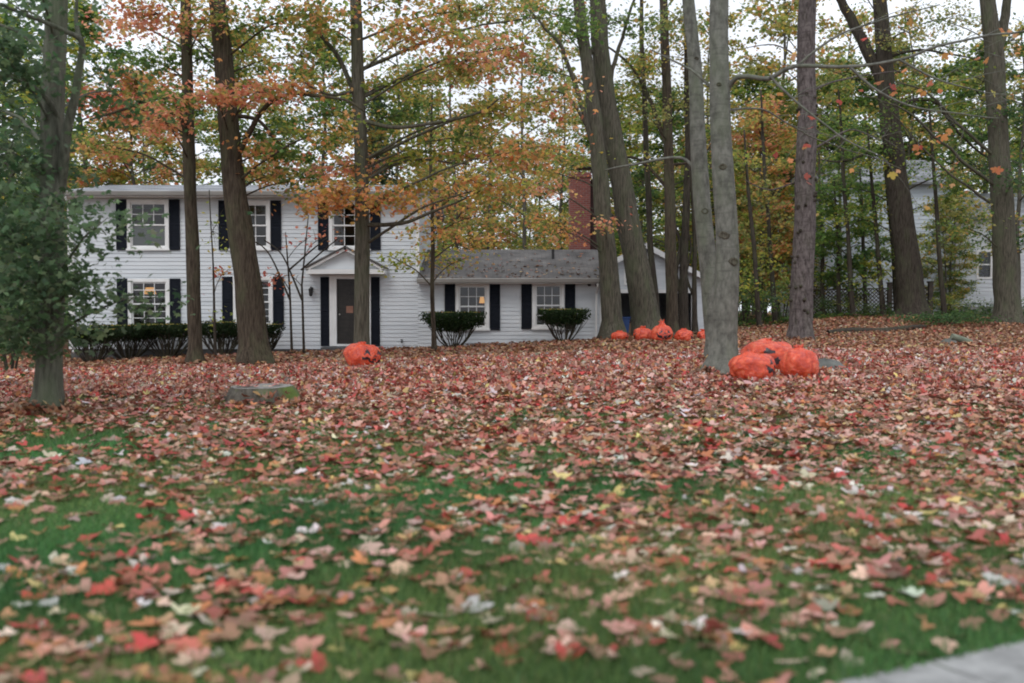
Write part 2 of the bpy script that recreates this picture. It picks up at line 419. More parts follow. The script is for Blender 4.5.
def strip(name, d0, d1, z0, z1, s0, s1, mat, joint=None):
    b = MB(); s = s0
    step = joint or (s1-s0)
    while s < s1 - 1e-6:
        e = min(s+step, s1); a1 = e - (.012 if joint else 0)
        c = [(SWP[0]+SWD[0]*t+SWN[0]*d, SWP[1]+SWD[1]*t+SWN[1]*d) for t, d in ((s,d0),(a1,d0),(a1,d1),(s,d1))]
        lo = [(x,y,z0) for x,y in c]; hi = [(x,y,z1) for x,y in c]; n = len(b.v); b.v += lo+hi
        for q in ((0,1,2,3),(7,6,5,4),(0,4,5,1),(1,5,6,2),(2,6,7,3),(3,7,4,0)): b.f.append(tuple(n+i for i in q)); b.m.append(0)
        s = e
    return structure(b.build(name, mat))
strip("sidewalk", 0.0, 1.35, -.4, .048, -40, 40, M_CONC, 1.5)
strip("kerb", 1.36, 1.52, -.4, .052, -40, 40, M_CONC)
strip("road", 1.53, 9.0, -.4, -.085, -60, 60, M_ASPH)

# ------------------------------------------------------------------ white house
HY = 32.0
def HX(px): return (px-512)/F*HY
def HZ(py): return P(512, py, HY).z
def siding(b, x0, x1, z0, z1, y, holes, course=.128, lap=.018, top=None):
    """clapboard courses on the plane y (facing -y) between z0 and z1, cut round the holes; top(z) gives a gable's x range"""
    z = z0
    while z < z1 - 1e-4:
        ze = min(z+course, z1)
        segs = [(x0, x1)]
        if top:
            l0, r0 = top((z+ze)/2); segs = [(l0, r0)]
        cuts = sorted({z, ze, *[h for hh in holes for h in (hh[2], hh[3]) if z < h < ze]})
        for za, zb in zip(cuts, cuts[1:]):
            ss = list(segs)
            for (a, c, lo, hi) in holes:
                if lo < (za+zb)/2 < hi:
                    n2 = []
                    for s, e in ss:
                        if c <= s or a >= e: n2.append((s,e)); continue
                        if a > s: n2.append((s,a))
                        if c < e: n2.append((c,e))
                    ss = n2
            ya = y - lap*(1-(za-z)/course); yb = y - lap*(1-(zb-z)/course)
            for s, e in ss:
                b.quad((s,ya,za),(e,ya,za),(e,yb,zb),(s,yb,zb))
                if za == z: b.quad((s,y,za),(e,y,za),(e,ya,za),(s,ya,za))
        z = ze

house = thing("house", "long white clapboard house with black shutters and a lower wing", "house", (HX(250), HY, gz(HX(250), HY)))
HO = Vector(house.location)
class LB(MB):                                     # builder in world coordinates, linked under a thing
    def under(s, name, mats, root, parent=None, smooth=False):
        o = Vector(root.location)
        s.v = [(x-o.x, y-o.y, z-o.z) for x,y,z in s.v]
        return s.build(name, mats, parent or root, smooth)

xL, xM, xR = HX(70), HX(418), HX(603)
zE, zW = HZ(195), HZ(279)                         # top of walls
zB = -0.05                                        # siding bottom (main)
zBL = HZ(349)
wins = []                                         # (x0,x1,z0,z1) of glass openings with casing outside
def W(px0, px1, py0, py1): return (HX(px0), HX(px1), HZ(py1), HZ(py0))
W_UL, W_LL = W(132,167,203,247), W(132,167,282,326)
W_UM, W_LM = W(234,268,204,247), W(237,270,280,324)
W_UR = W(333,367,204,247)
W_A, W_B = W(459,486,286,327), W(535.5,561,285,326)
DOOR = (HX(337), HX(365), HZ(344), HZ(279))
holes_main = [W_UL, W_LL, W_UM, W_LM, W_UR, (HX(330), HX(370), HZ(346), HZ(275))]
holes_wing = [W_A, W_B]
b = LB(); siding(b, xL, xM, zBL, zE, HY, holes_main); siding(b, xM, xR, HZ(351), zW, HY, holes_wing)
D1, D2 = 8.2, 7.2
zRm = HZ(195) + .72; zRw = P(512, 253, HY+3.6).z
# other sides, smooth planes
b.quad((xL,HY,zBL),(xL,HY,zE),(xL,HY+D1,zE),(xL,HY+D1,zBL)); b.quad((xM,HY,zBL),(xM,HY+D1,zBL),(xM,HY+D1,zE),(xM,HY,zE))
b.quad((xL,HY+D1,zBL),(xL,HY+D1,zE),(xM,HY+D1,zE),(xM,HY+D1,zBL))
b.poly([(xL,HY,zE),(xL,HY+D1/2,zRm-.06),(xL,HY+D1,zE)]); b.poly([(xM,HY,zE),(xM,HY+D1,zE),(xM,HY+D1/2,zRm-.06)])
b.quad((xR,HY,-.3),(xR,HY+D2,-.3),(xR,HY+D2,zW),(xR,HY,zW)); b.quad((xM,HY+D2,-.3),(xM,HY+D2,zW),(xR,HY+D2,zW),(xR,HY+D2,-.3))
b.poly([(xR,HY,zW),(xR,HY+D2,zW),(xR,HY+D2/2,zRw-.06)])
b.under("wall", M_SIDING, house)
for q in ((xL-.03, xL+.10, HY-.034, HY+.02, zBL, zE), (xM-.06, xM+.05, HY-.034, HY+.02, zW+.22, zE), (xR-.10, xR+.03, HY-.034, HY+.02, HZ(351), zW)):
    b = LB(); b.box(*q); b.under("corner_board", M_TRIM, house)
b = LB(); b.box(xL+.02, xM, HY+.004, HY+.25, -1.0, zBL); b.box(xM, xR-.02, HY+.004, HY+.25, -1.0, HZ(351)); b.under("foundation", M_FOUND, house)
b = LB(); b.box(xL+.05, xR-.05, HY+4.0, HY+4.08, -.6, zW-.02); b.box(xL+.05, xM-.05, HY+4.0, HY+4.08, zW-.02, zE-.02)
b.box(xL+.05, xM-.02, HY+.3, HY+3.9, zW+.02, zW+.12); b.under("inner_wall", M_INT, house)
def gable_roof(x0, x1, y0, depth, zeave, zridge, mat, over=.52, side=.3, th=.12):
    m = y0 + depth/2; sl = (zridge-zeave)/(depth/2); ze = zeave - sl*over
    b = LB(); b.prism([(y0-over, ze),(m, zridge),(y0+depth+over, ze),(y0+depth+over, ze+th),(m, zridge+th),(y0-over, ze+th)], 'x', x0-side, x1+side)
    return b, ze
rb, zem = gable_roof(xL, xM, HY, D1, zE+.02, zRm, M_SHINGLE2); rb.under("roof", M_SHINGLE2, house)  # main roof's paler grey-blue puts its sky reflection into the colour
rb, zew = gable_roof(xM+.01, xR, HY, D2, zW+.02, zRw, M_SHINGLE, side=0.0)
rb2, _ = gable_roof(xR, xR+.24, HY, D2, zW+.02, zRw, M_SHINGLE, side=0.0); rb.f += [tuple(i+len(rb.v) for i in q) for q in rb2.f]; rb.m += rb2.m; rb.v += rb2.v
rb.under("wing_roof", M_SHINGLE, house)
for x0, x1, ze in ((xL-.3, xM+.3, zem), (xM+.02, xR+.26, zew)):
    b = LB(); b.prism([(HY-.525, ze-.02),(HY-.525, ze+.13),(HY-.63, ze+.13),(HY-.64, ze+.11),(HY-.61, ze)], 'x', x0, x1)
    b.under("gutter", M_GUTTER, house)
    b = LB(); b.box(x0, x1, HY-.52, HY-.03, ze-.035, ze-.006); b.under("soffit", M_TRIM, house)
for x in (xR-.22, xL+.16):
    z1 = zew if x > 0 else zem
    b = LB(); b.tube([(x, HY-.57, z1-.03),(x, HY-.54, z1-.12),(x, HY-.09, z1-.32),(x, HY-.07, z1-.5),(x, HY-.07, HZ(349)),(x+.02, HY-.2, HZ(352))], [.035]*6, 8)
    b.under("downspout", M_TRIM, house)
# leaves caught on the wing roof lie in the shared litter below; windows
def window(w, cols, rows, blind=False, shutters=(True, True), sw=.33):
    x0, x1, z0, z1 = w
    b = LB(); c = .105
    b.box(x0-c, x0, HY-.055, HY+.06, z0-c, z1+c); b.box(x1, x1+c, HY-.055, HY+.06, z0-c, z1+c)
    b.box(x0+.001, x1-.001, HY-.053, HY+.06, z1, z1+c); b.box(x0+.001, x1-.001, HY-.05, HY+.06, z0-c, z0)
    win = b.under("window", M_TRIM, house)
    b = LB(); b.box(x0-c-.03, x1+c+.03, HY-.10, HY-.058, z0-c-.01, z0-c+.045); b.under("sill", M_TRIM, house, win)
    b = LB(); t = .045; zm = (z0+z1)/2
    for a0, a1, yy in ((z0, zm+.02, HY+.022), (zm-.02, z1, HY-.012)):
        b.box(x0+.002, x0+t, yy, yy+.03, a0, a1); b.box(x1-t, x1-.002, yy, yy+.03, a0, a1)
        b.box(x0+t+.001, x1-t-.001, yy+.001, yy+.03, a0+.002, a0+t); b.box(x0+t+.001, x1-t-.001, yy+.001, yy+.03, a1-t, a1-.002)
        if not (blind and a0 == z0):
            for k in range(1, cols):
                x = x0+t+(x1-x0-2*t)*k/cols; b.box(x-.011, x+.011, yy+.003, yy+.025, a0+t, a1-t)
            for k in range(1, rows):
                z = a0+t+(a1-a0-2*t)*k/rows; b.box(x0+t, x1-t, yy+.004, yy+.024, z-.011, z+.011)
    b.under("sash", M_TRIM, house, win)
    b = LB()
    b.quad((x0,HY+.040,z0),(x1,HY+.040,z0),(x1,HY+.040,zm),(x0,HY+.040,zm)); b.quad((x0,HY+.006,zm),(x1,HY+.006,zm),(x1,HY+.006,z1),(x0,HY+.006,z1))
    b.under("pane", M_GLASS, house, win)
    if blind:
        b = LB(); b.box(x0+.03, x1-.03, HY+.09, HY+.10, z0, zm); b.under("blind", M_BLIND, house, win)
    for on, s in zip(shutters, (-1, 1)):
        if not on: continue
        a = x0-c-.02-sw if s < 0 else x1+c+.02
        shutter(a, a+sw, z0-.10, z1+.11)
    return win
def shutter(a, e, z0, z1):
    b = LB(); t = .05
    b.box(a, a+t, HY-.062, HY-.024, z0, z1); b.box(e-t, e, HY-.062, HY-.024, z0, z1)
    zm = z0+(z1-z0)*.52
    for q0, q1 in ((z0, z0+.09), (zm-.04, zm+.04), (z1-.07, z1)): b.box(a+t, e-t, HY-.060, HY-.025, q0, q1)
    z = z0+.10
    while z < z1-.09:                                                      # louvres
        if not (zm-.09 < z < zm+.04):
            b.quad((a+t,HY-.055,z),(e-t,HY-.055,z),(e-t,HY-.035,z+.05),(a+t,HY-.035,z+.05))
        z += .05
    b.box(a+t-.01, e-t+.01, HY-.034, HY-.026, z0+.05, z1-.05)
    b.under("shutter", M_SHUT, house)
window(W_UL, 3, 2, blind=True); window(W_LL, 3, 3); window(W_UM, 3, 2); window(W_LM, 3, 3); window(W_UR, 3, 2)
window(W_A, 3, 2); window(W_B, 3, 2)
# front door, its white surround and pediment
x0, x1, z0, z1 = DOOR
b = LB()
for a, e in ((HX(330), HX(337)), (HX(365), HX(371))): b.box(a, e, HY-.09, HY+.1, HZ(346)+.0, HZ(275))
b.box(HX(337)+.001, HX(365)-.001, HY-.088, HY+.1, z1, HZ(275)); b.box(HX(337)+.001, HX(365)-.001, HY-.085, HY+.1, HZ(346), z0)
dr = b.under("door_frame", M_TRIM, house)
b = LB(); b.box(x0+.002, x1-.002, HY+.02, HY+.065, z0, z1)
for k in range(3):
    for s in (0, 1):
        xa = x0+.1+s*(x1-x0-.1)/2; za = z0+.15+k*(z1-z0-.2)/3
        b.box(xa, xa+(x1-x0)/2-.15, HY+.012, HY+.019, za, za+(z1-z0)/3-.14)
d = b.under("door", M_DOOR, house)
b = LB(); b.tube([(x0+.09,HY+.01,z0+.95),(x0+.09,HY-.03,z0+.95)], [.018,.03], 8); b.tube([(x0+.09,HY-.03,z0+.95),(x0+.09,HY-.055,z0+.95)], [.03,.02], 8); b.under("handle", M_GUTTER, house, d)
b = LB(); b.box(x0+.30, x0+.52, HY+.004, HY+.0115, z0+1.0, z0+1.22); b.under("paper_notice", simple("notice_paper", (.22,.10,.07),(.30,.16,.11),(9,9,9),.8), house, d)
for a, e in ((HX(321), HX(329.6)), (HX(371.6), HX(380))):
    shutter(a, e, HZ(346), HZ(277))
b = LB(); pa, pb = (HX(310), HZ(273)), (HX(387), HZ(273)); ap = ((pa[0]+pb[0])/2, HZ(249))
b.prism([(pa[0]+.12, pa[1]+.10),(pb[0]-.12, pb[1]+.10),(ap[0], ap[1]-.10)], 'y', HY-.42, HY-.022)
b.under("pediment", M_SIDING, house)
b = LB(); b.box(pa[0], pb[0], HY-.60, HY-.022, pa[1]-.05, pa[1]+.095)
for q in (pa, pb): b.bar((q[0], HY-.32, q[1]+.075), (ap[0]+(.03 if q is pa else -.03), HY-.32, ap[1]-.025+.001*(q is pa)), .075, .56)
b.under("pediment_trim", M_TRIM, house)
b = LB()
for q in (pa, pb): b.bar((q[0]-.05*(1 if q is pa else -1), HY-.34, q[1]+.14), (ap[0]+(.02 if q is pa else -.02), HY-.34, ap[1]+.045+.002*(q is pa)), .045, .62)
b.under("pediment_roof", M_SHINGLE, house)
b = LB(); b.box(HX(321), HX(380), HY-1.0, HY-.03, -.4, HZ(352)); b.box(HX(324), HX(377), HY-.6, HY-.03, HZ(352), HZ(347)); b.under("step", M_FOUND, house)
# wall lanterns, tap, floodlights, vent pipe
b = LB(); lx, lz = HX(312), HZ(291)
b.box(lx-.05, lx+.05, HY-.04, HY-.021, lz-.02, lz+.12); b.tube([(lx,HY-.04,lz+.09),(lx,HY-.14,lz+.14),(lx,HY-.16,lz+.10)], [.012]*3, 6)
b.tube([(lx,HY-.16,lz+.10),(lx,HY-.16,lz+.06),(lx,HY-.16,lz-.14),(lx,HY-.16,lz-.18)], [.02,.085,.06,.02], 6); b.under("wall_lantern", M_METAL, house)
b = LB(); tx, tz = HX(402), HZ(341); b.tube([(tx,HY-.02,tz),(tx,HY-.10,tz),(tx,HY-.13,tz-.06)], [.03,.03,.022], 8); b.box(tx-.05,tx+.05,HY-.07,HY-.06,tz+.04,tz+.06); b.tube([(tx,HY-.065,tz),(tx,HY-.065,tz+.05)],[.012]*2,6); b.under("garden_tap", M_METAL, house)
b = LB(); fx, fz = HX(592), HZ(282)
b.tube([(fx,HY-.2,fz+.09),(fx,HY-.2,fz+.02)], [.05,.05], 10)
for s in (-1, 1): b.tube([(fx,HY-.2,fz+.02),(fx+s*.08,HY-.24,fz-.02),(fx+s*.10,HY-.30,fz-.05),(fx+s*.12,HY-.38,fz-.09)], [.02,.03,.05,.065], 10)
b.under("floodlight", M_METAL, house)
b = LB(); vx, vy = P(553, 262, HY+2.2).x, HY+2.2; vz = zW + (zRw-zW)*2.2/3.6
b.tube([(vx,vy,vz),(vx,vy,vz+.45)], [.05,.05], 10); b.under("vent_pipe", M_METAL, house)
# chimney behind the wing ridge
cy = HY+4.6; c0, c1, c2 = (570-512)/F*cy, (590-512)/F*cy, (600-512)/F*cy; zt = P(512,177,cy).z
b = LB(); b.box(c0, c1, cy, cy+1.0, zW-.2, zt); b.box(c0-.05, c1+.05, cy-.05, cy+1.05, zt, zt+.09); b.box(c0-.02, c1+.02, cy-.02, cy+1.02, zt+.09, zt+.17)
ch = b.under("chimney", M_BRICK, house)
b = LB(); b.box(c1+.002, c2, cy+.25, cy+1.0, zW-.2, zt-.12); b.box(c1+.06, c2+.04, cy+.21, cy+1.04, zt-.12, zt-.04); b.under("chimney_setback", M_BRICK_DARK, house, ch)  # set-back strip in darker brick along the chimney's right side
b = LB(); mx_ = (c0+c1)/2+.2
for s in (-1,1): b.box(mx_+s*.22-.02, mx_+s*.22+.02, cy+.3, cy+.34, zt+.17, zt+.36)
b.box(mx_-.32, mx_+.32, cy+.1, cy+.8, zt+.36, zt+.40); b.under("chimney_cap", M_METAL, house, ch)

# lamps lit indoors
def table_lamp(x, y, z, label, sc=1.0):
    t = thing("table_lamp", label, "lamp", (x, y, z)); b = MB()
    b.tube([(0,0,0),(0,0,.03),(0,0,.06),(0,0,.16),(0,0,.24),(0,0,.34)], [.10,.10,.03,.07,.05,.012], 12); b.build("lamp_base", M_METAL, t, True)
    b = MB(); b.tube([(0,0,.30),(0,0,.52)], [.16*sc,.10*sc], 16, cap=False); b.build("lamp_shade", M_LAMP, t, True)
    return t
def stand(x, y, z1, label):
    t = thing("side_table", label, "table", (x, y, gz(x,y))); h = z1 - gz(x,y); b = MB(); b.box(-.3,.3,-.2,.2,h-.04,h-.002); b.build("table_top", M_DOOR, t)
    for sx in (-1,1):
        for sy in (-1,1): b = MB(); b.box(sx*.26-.02,sx*.26+.02,sy*.16-.02,sy*.16+.02,0,h-.041); b.build("leg", M_DOOR, t)
lp = P(150, 303, HY+1.2); table_lamp(lp.x, HY+1.2, lp.z, "amber lamp lit behind the ground floor window at the house's far left end", 1.3); stand(lp.x, HY+1.2, lp.z, "dark side table under the amber lamp in the ground floor window")
lp = P(482, 312, HY+1.6); table_lamp(lp.x, HY+1.6, lp.z, "small lamp glowing behind the wing window nearer the front door", .6); stand(lp.x, HY+1.6, lp.z, "dark side table under the small lamp behind the wing window")

# ------------------------------------------------------------------ garage behind the wing
GY = 38.0
def gp(px, py): return P(px, py, GY)
g0 = gp(583, 337); garage = thing("garage", "white gabled garage with a wide dark open doorway behind leaning trunks", "garage", (gp(643,0).x, GY, gz(gp(643,0).x, GY)))
gxl, gxr = gp(583,0).x, gp(708,0).x; gmid = gp(645,0).x; zT = gp(0,293).z; zAp = gp(0,246).z; zEv = gp(0,280).z; zG = gz(gmid, GY)-.4
oL, oR = gp(612,0).x, gp(693,0).x
def gtop(z):
    if z <= zEv: return gxl, gxr
    t = (z-zEv)/(zAp-zEv); return gxl+(gmid-gxl)*t, gxr+(gmid-gxr)*t
hole_v = (gp(627,0).x, gp(650,0).x, gp(0,283).z, gp(0,259).z)
b = LB(); siding(b, gxl, gxr, zG, zAp-.03, GY, [(oL, oR, zG-1, zT), hole_v], top=gtop)
b.quad((gxr,GY,zG),(gxr,GY+6.5,zG),(gxr,GY+6.5,zEv),(gxr,GY,zEv)); b.quad((gxl,GY,zG),(gxl,GY,zEv),(gxl,GY+6.5,zEv),(gxl,GY+6.5,zG))
b.quad((gxl,GY+6.5,zG),(gxl,GY+6.5,zEv),(gxr,GY+6.5,zEv),(gxr,GY+6.5,zG)); b.poly([(gxl,GY+6.5,zEv),(gmid,GY+6.5,zAp),(gxr,GY+6.5,zEv)])
b.under("wall", M_SIDING, garage)
b = LB(); sl = (zAp-zEv)/(gmid-gxl); o = .35
b.prism([(gxl-o, zEv-sl*o),(gmid, zAp),(gxr+o, zEv-sl*o),(gxr+o, zEv-sl*o+.12),(gmid, zAp+.12),(gxl-o, zEv-sl*o+.12)], 'y', GY-.3, GY+6.8)
b.under("roof", M_SHINGLE, garage)
b = LB()
for s in (-1, 1):
    e = (gxl-o) if s < 0 else (gxr+o)
    b.bar((e, GY-.315, zEv-sl*o+.02), (gmid, GY-.315, zAp+.02), .19, .025)
b.under("rake_board", M_TRIM, garage)
b = LB(); t = .13
b.box(oL-t, oL, GY-.04, GY+.1, zG, zT+t); b.box(oR, oR+t, GY-.04, GY+.1, zG, zT+t); b.box(oL+.001, oR-.001, GY-.038, GY+.1, zT, zT+t); b.under("door_frame", M_TRIM, garage)
b = LB(); x0, x1, z0, z1 = hole_v
b.box(x0, x1, GY+.02, GY+.05, z0, z1); vt = b.under("loft_window", M_SHUT, garage)
b = LB()
b.box(x0-.08, x0, GY-.045, GY+.02, z0-.08, z1+.08); b.box(x1, x1+.08, GY-.045, GY+.02, z0-.08, z1+.08); b.box(x0+.001, x1-.001, GY-.04, GY+.019, z1, z1+.08); b.box(x0+.001, x1-.001, GY-.04, GY+.019, z0-.08, z0)
b.under("frame", M_TRIM, garage, vt)
b = LB(); b.box(gxl+.1, gxr-.1, GY+.15, GY+6.3, zG, gz(gmid, GY)+.02); b.under("floor_slab", M_FOUND, garage)
gfl = gz(gmid, GY)+.021
x = gp(624,0).x; t = thing("storage_tub", "blue plastic tub just inside the dark garage doorway", "tub", (x, GY+.7, gfl))
b = MB(); b.prism([(-.26,0),(.26,0),(.32,.62),(-.32,.62)], 'y', -.24, .24); b.build("tub", M_TUB, t); b = MB(); b.box(-.36,.36,-.28,.28,.62,.68); b.build("lid", M_TUB, t)
x = gp(632,0).x; t = thing("cardboard_box", "small tan box on the garage floor by the leaning trunk", "box", (x, GY+1.0, gfl))
b = MB(); b.box(-.22,.22,-.2,.2,0,.42); b.build("carton", M_CARD, t)
b = MB(); b.quad((-.22,-.2,.423),(.22,-.2,.423),(.25,-.33,.52),(-.25,-.33,.52)); b.build("flap", M_CARD, t)

# ------------------------------------------------------------------ neighbour's house, far right
NY = 52.0
def np_(px, py, Y=NY): return P(px, py, Y)
nz = gz(np_(900,0).x, NY)
nb = thing("neighbour_house", "pale blue two storey house half hidden by trees beyond the lattice fence", "house", (np_(900,0).x, NY, nz))
a, c = np_(826,0).x, np_(957,0).x; zt = np_(0,182).z
b = LB(); siding(b, a, c, nz-.3, zt, NY, [], course=.2, lap=.025); b.quad((a,NY,nz-.3),(a,NY,zt),(a,NY+9,zt),(a,NY+9,nz-.3)); b.quad((c,NY,nz-.3),(c,NY+9,nz-.3),(c,NY+9,zt),(c,NY,zt)); b.quad((a,NY+9,nz-.3),(a,NY+9,zt),(c,NY+9,zt),(c,NY+9,nz-.3))
b.poly([(a,NY,zt),(a,NY+4.5,zt+1.6),(a,NY+9,zt)]); b.poly([(c,NY,zt),(c,NY+9,zt),(c,NY+4.5,zt+1.6)])
b.under("wall", M_SIDING2, nb)
rb, ze = gable_roof(a, c, NY, 9, zt+.02, zt+1.7, M_SHINGLE2); rb.under("roof", M_SHINGLE2, nb)
e = np_(1075,0).x; zt2 = np_(0,222).z; NY2 = NY-1.2
b = LB(); hole = (np_(982,0,NY2).x, np_(994,0,NY2).x, np_(0,277,NY2).z, np_(0,252,NY2).z)
siding(b, c-.6, e, nz+.55, zt2, NY2, [hole], course=.2, lap=.025); b.quad((c-.6,NY2,nz+.5),(c-.6,NY2,zt2),(c-.6,NY,zt2),(c-.6,NY,nz+.5)); b.quad((e,NY2,nz),(e,NY+7,nz),(e,NY+7,zt2),(e,NY2,zt2)); b.quad((c,NY+7,nz),(c,NY+7,zt2),(e,NY+7,zt2),(e,NY+7,nz))
b.under("wing_wall", M_SIDING, nb)
b = LB(); b.prism([(NY2-.35, zt2),(NY2+4, zt2+1.7),(NY2+8.4, zt2),(NY2+8.4, zt2+.12),(NY2+4, zt2+1.82),(NY2-.35, zt2+.12)], 'x', c-.3, e+.3); b.under("wing_roof", M_SHINGLE2, nb)
b = LB(); b.box(c-.58, e-.02, NY2+.004, NY2+.3, nz-.6, nz+.55); b.under("foundation", M_CONC, nb)
x0, x1, z0, z1 = hole
b = LB(); b.box(x0-.1,x0,NY2-.05,NY2+.05,z0-.1,z1+.1); b.box(x1,x1+.1,NY2-.05,NY2+.05,z0-.1,z1+.1); b.box(x0+.001,x1-.001,NY2-.048,NY2+.05,z1,z1+.1); b.box(x0+.001,x1-.001,NY2-.048,NY2+.05,z0-.1,z0); b.box(x0,x1,NY2-.02,NY2+.02,(z0+z1)/2-.03,(z0+z1)/2+.03)
wn_ = b.under("window", M_TRIM, nb); b = LB(); b.quad((x0,NY2+.03,z0),(x1,NY2+.03,z0),(x1,NY2+.03,z1),(x0,NY2+.03,z1)); b.under("pane", M_GLASS, nb, wn_)
b = LB(); b.tube([(c-.5,NY2-.09,zt2),(c-.5,NY2-.09,nz)], [.05,.05], 8); b.under("downspout", M_GUTTER, nb)
# lattice fence
LYa, LYb = 47.0, 44.5
f0, f1 = on_ground(812, LYa), on_ground(930, LYb)
fence = thing("lattice_fence", "dark brown lattice fence with square posts before the pale blue house", "fence", f0)
nb_ = 3; top_h = 1.35
for k in range(nb_+1):
    q = f0.lerp(f1, k/nb_); q.z = gz(q.x, q.y); o = q-f0; b = MB(); hh = top_h+.22
    b.box(o.x-.09,o.x+.09,o.y-.09,o.y+.09,o.z-.2,o.z+hh); b.box(o.x-.12,o.x+.12,o.y-.12,o.y+.12,o.z+hh,o.z+hh+.06); b.build("post", M_FENCE, fence)
for k in range(nb_):
    A = f0.lerp(f1, k/nb_)-f0; B = f0.lerp(f1, (k+1)/nb_)-f0
    for q in (A, B): q.z = gz(q.x+f0.x, q.y+f0.y)-f0.z
    L = (B-A).length; b = MB(); d = (B-A)/L; A = A+d*.1; L -= .2
    def pt(s, h, off=0): 
        q = A + d*s; return (q.x, q.y+off, q.z+h)
    H = top_h; 
    b.bar(pt(0,H), pt(L,H), .05, .07); b.bar(pt(0,.12), pt(L,.12), .05, .07)
    sp = .17; s = -H
    while s < L:
        for sg in (1, -1):
            a0, a1 = max(0, s), min(L, s+H-.12)
            if a1-a0 > .05:
                h0, h1 = .12+(a0-s), .12+(a1-s)
                if sg < 0: h0, h1 = H+.12-h0, H+.12-h1
                b.bar(pt(a0,h0,sg*.012), pt(a1,h1,sg*.012), .035, .012)
        s += sp
    b.build("lattice_panel", M_FENCE, fence)

# ------------------------------------------------------------------ leaves, sprays, trees
PAL = {
 'orange': [((.56,.27,.10),4),((.60,.32,.16),3),((.48,.18,.08),1.5),((.52,.38,.11),2),((.26,.28,.08),1.6)],
 'salmon': [((.60,.30,.18),4),((.55,.24,.13),3),((.46,.14,.09),1),((.52,.36,.13),2),((.26,.28,.08),1)],
 'gold':   [((.48,.35,.09),4),((.52,.28,.09),1.6),((.34,.34,.09),3),((.20,.26,.07),2)],
 'yelgreen':[((.26,.29,.055),4),((.16,.21,.045),3),((.38,.32,.06),2)],
 'green':  [((.085,.145,.035),4),((.13,.19,.05),3),((.055,.10,.03),2),((.22,.24,.05),.8)],
 'dkgreen':[((.045,.085,.030),4),((.065,.115,.042),3),((.035,.065,.026),3),((.11,.15,.05),.5)],
 'bluegreen':[((.060,.095,.050),4),((.085,.13,.066),3),((.040,.070,.034),2),((.12,.16,.085),1.0)],
 'red':    [((.46,.11,.08),4),((.50,.17,.10),3),((.53,.25,.10),2)],
 'mix':    [((.55,.28,.12),2.6),((.44,.34,.10),3),((.22,.27,.07),4),((.11,.17,.045),2)],
 'olive':  [((.17,.18,.06),4),((.24,.23,.08),3),((.30,.22,.07),1.5),((.10,.13,.045),2)],
}
LIFT = {'green':1.5,'dkgreen':1.6,'bluegreen':1.75,'yelgreen':1.4,'olive':1.55,'orange':1.2,'salmon':1.25,'gold':1.2,'mix':1.25,'red':1.1}
def pick(pal, n, jitter=.16):
    cs = np.array([c for c, w in PAL[pal]]); w = np.array([w for c, w in PAL[pal]], float); w /= w.sum()
    c = cs[rng.choice(len(cs), n, p=w)]*LIFT.get(pal, 1)
    return np.clip(c * rng.normal(1, jitter, (n,1)) * rng.normal(1, .06, (n,3)), .01, .9)

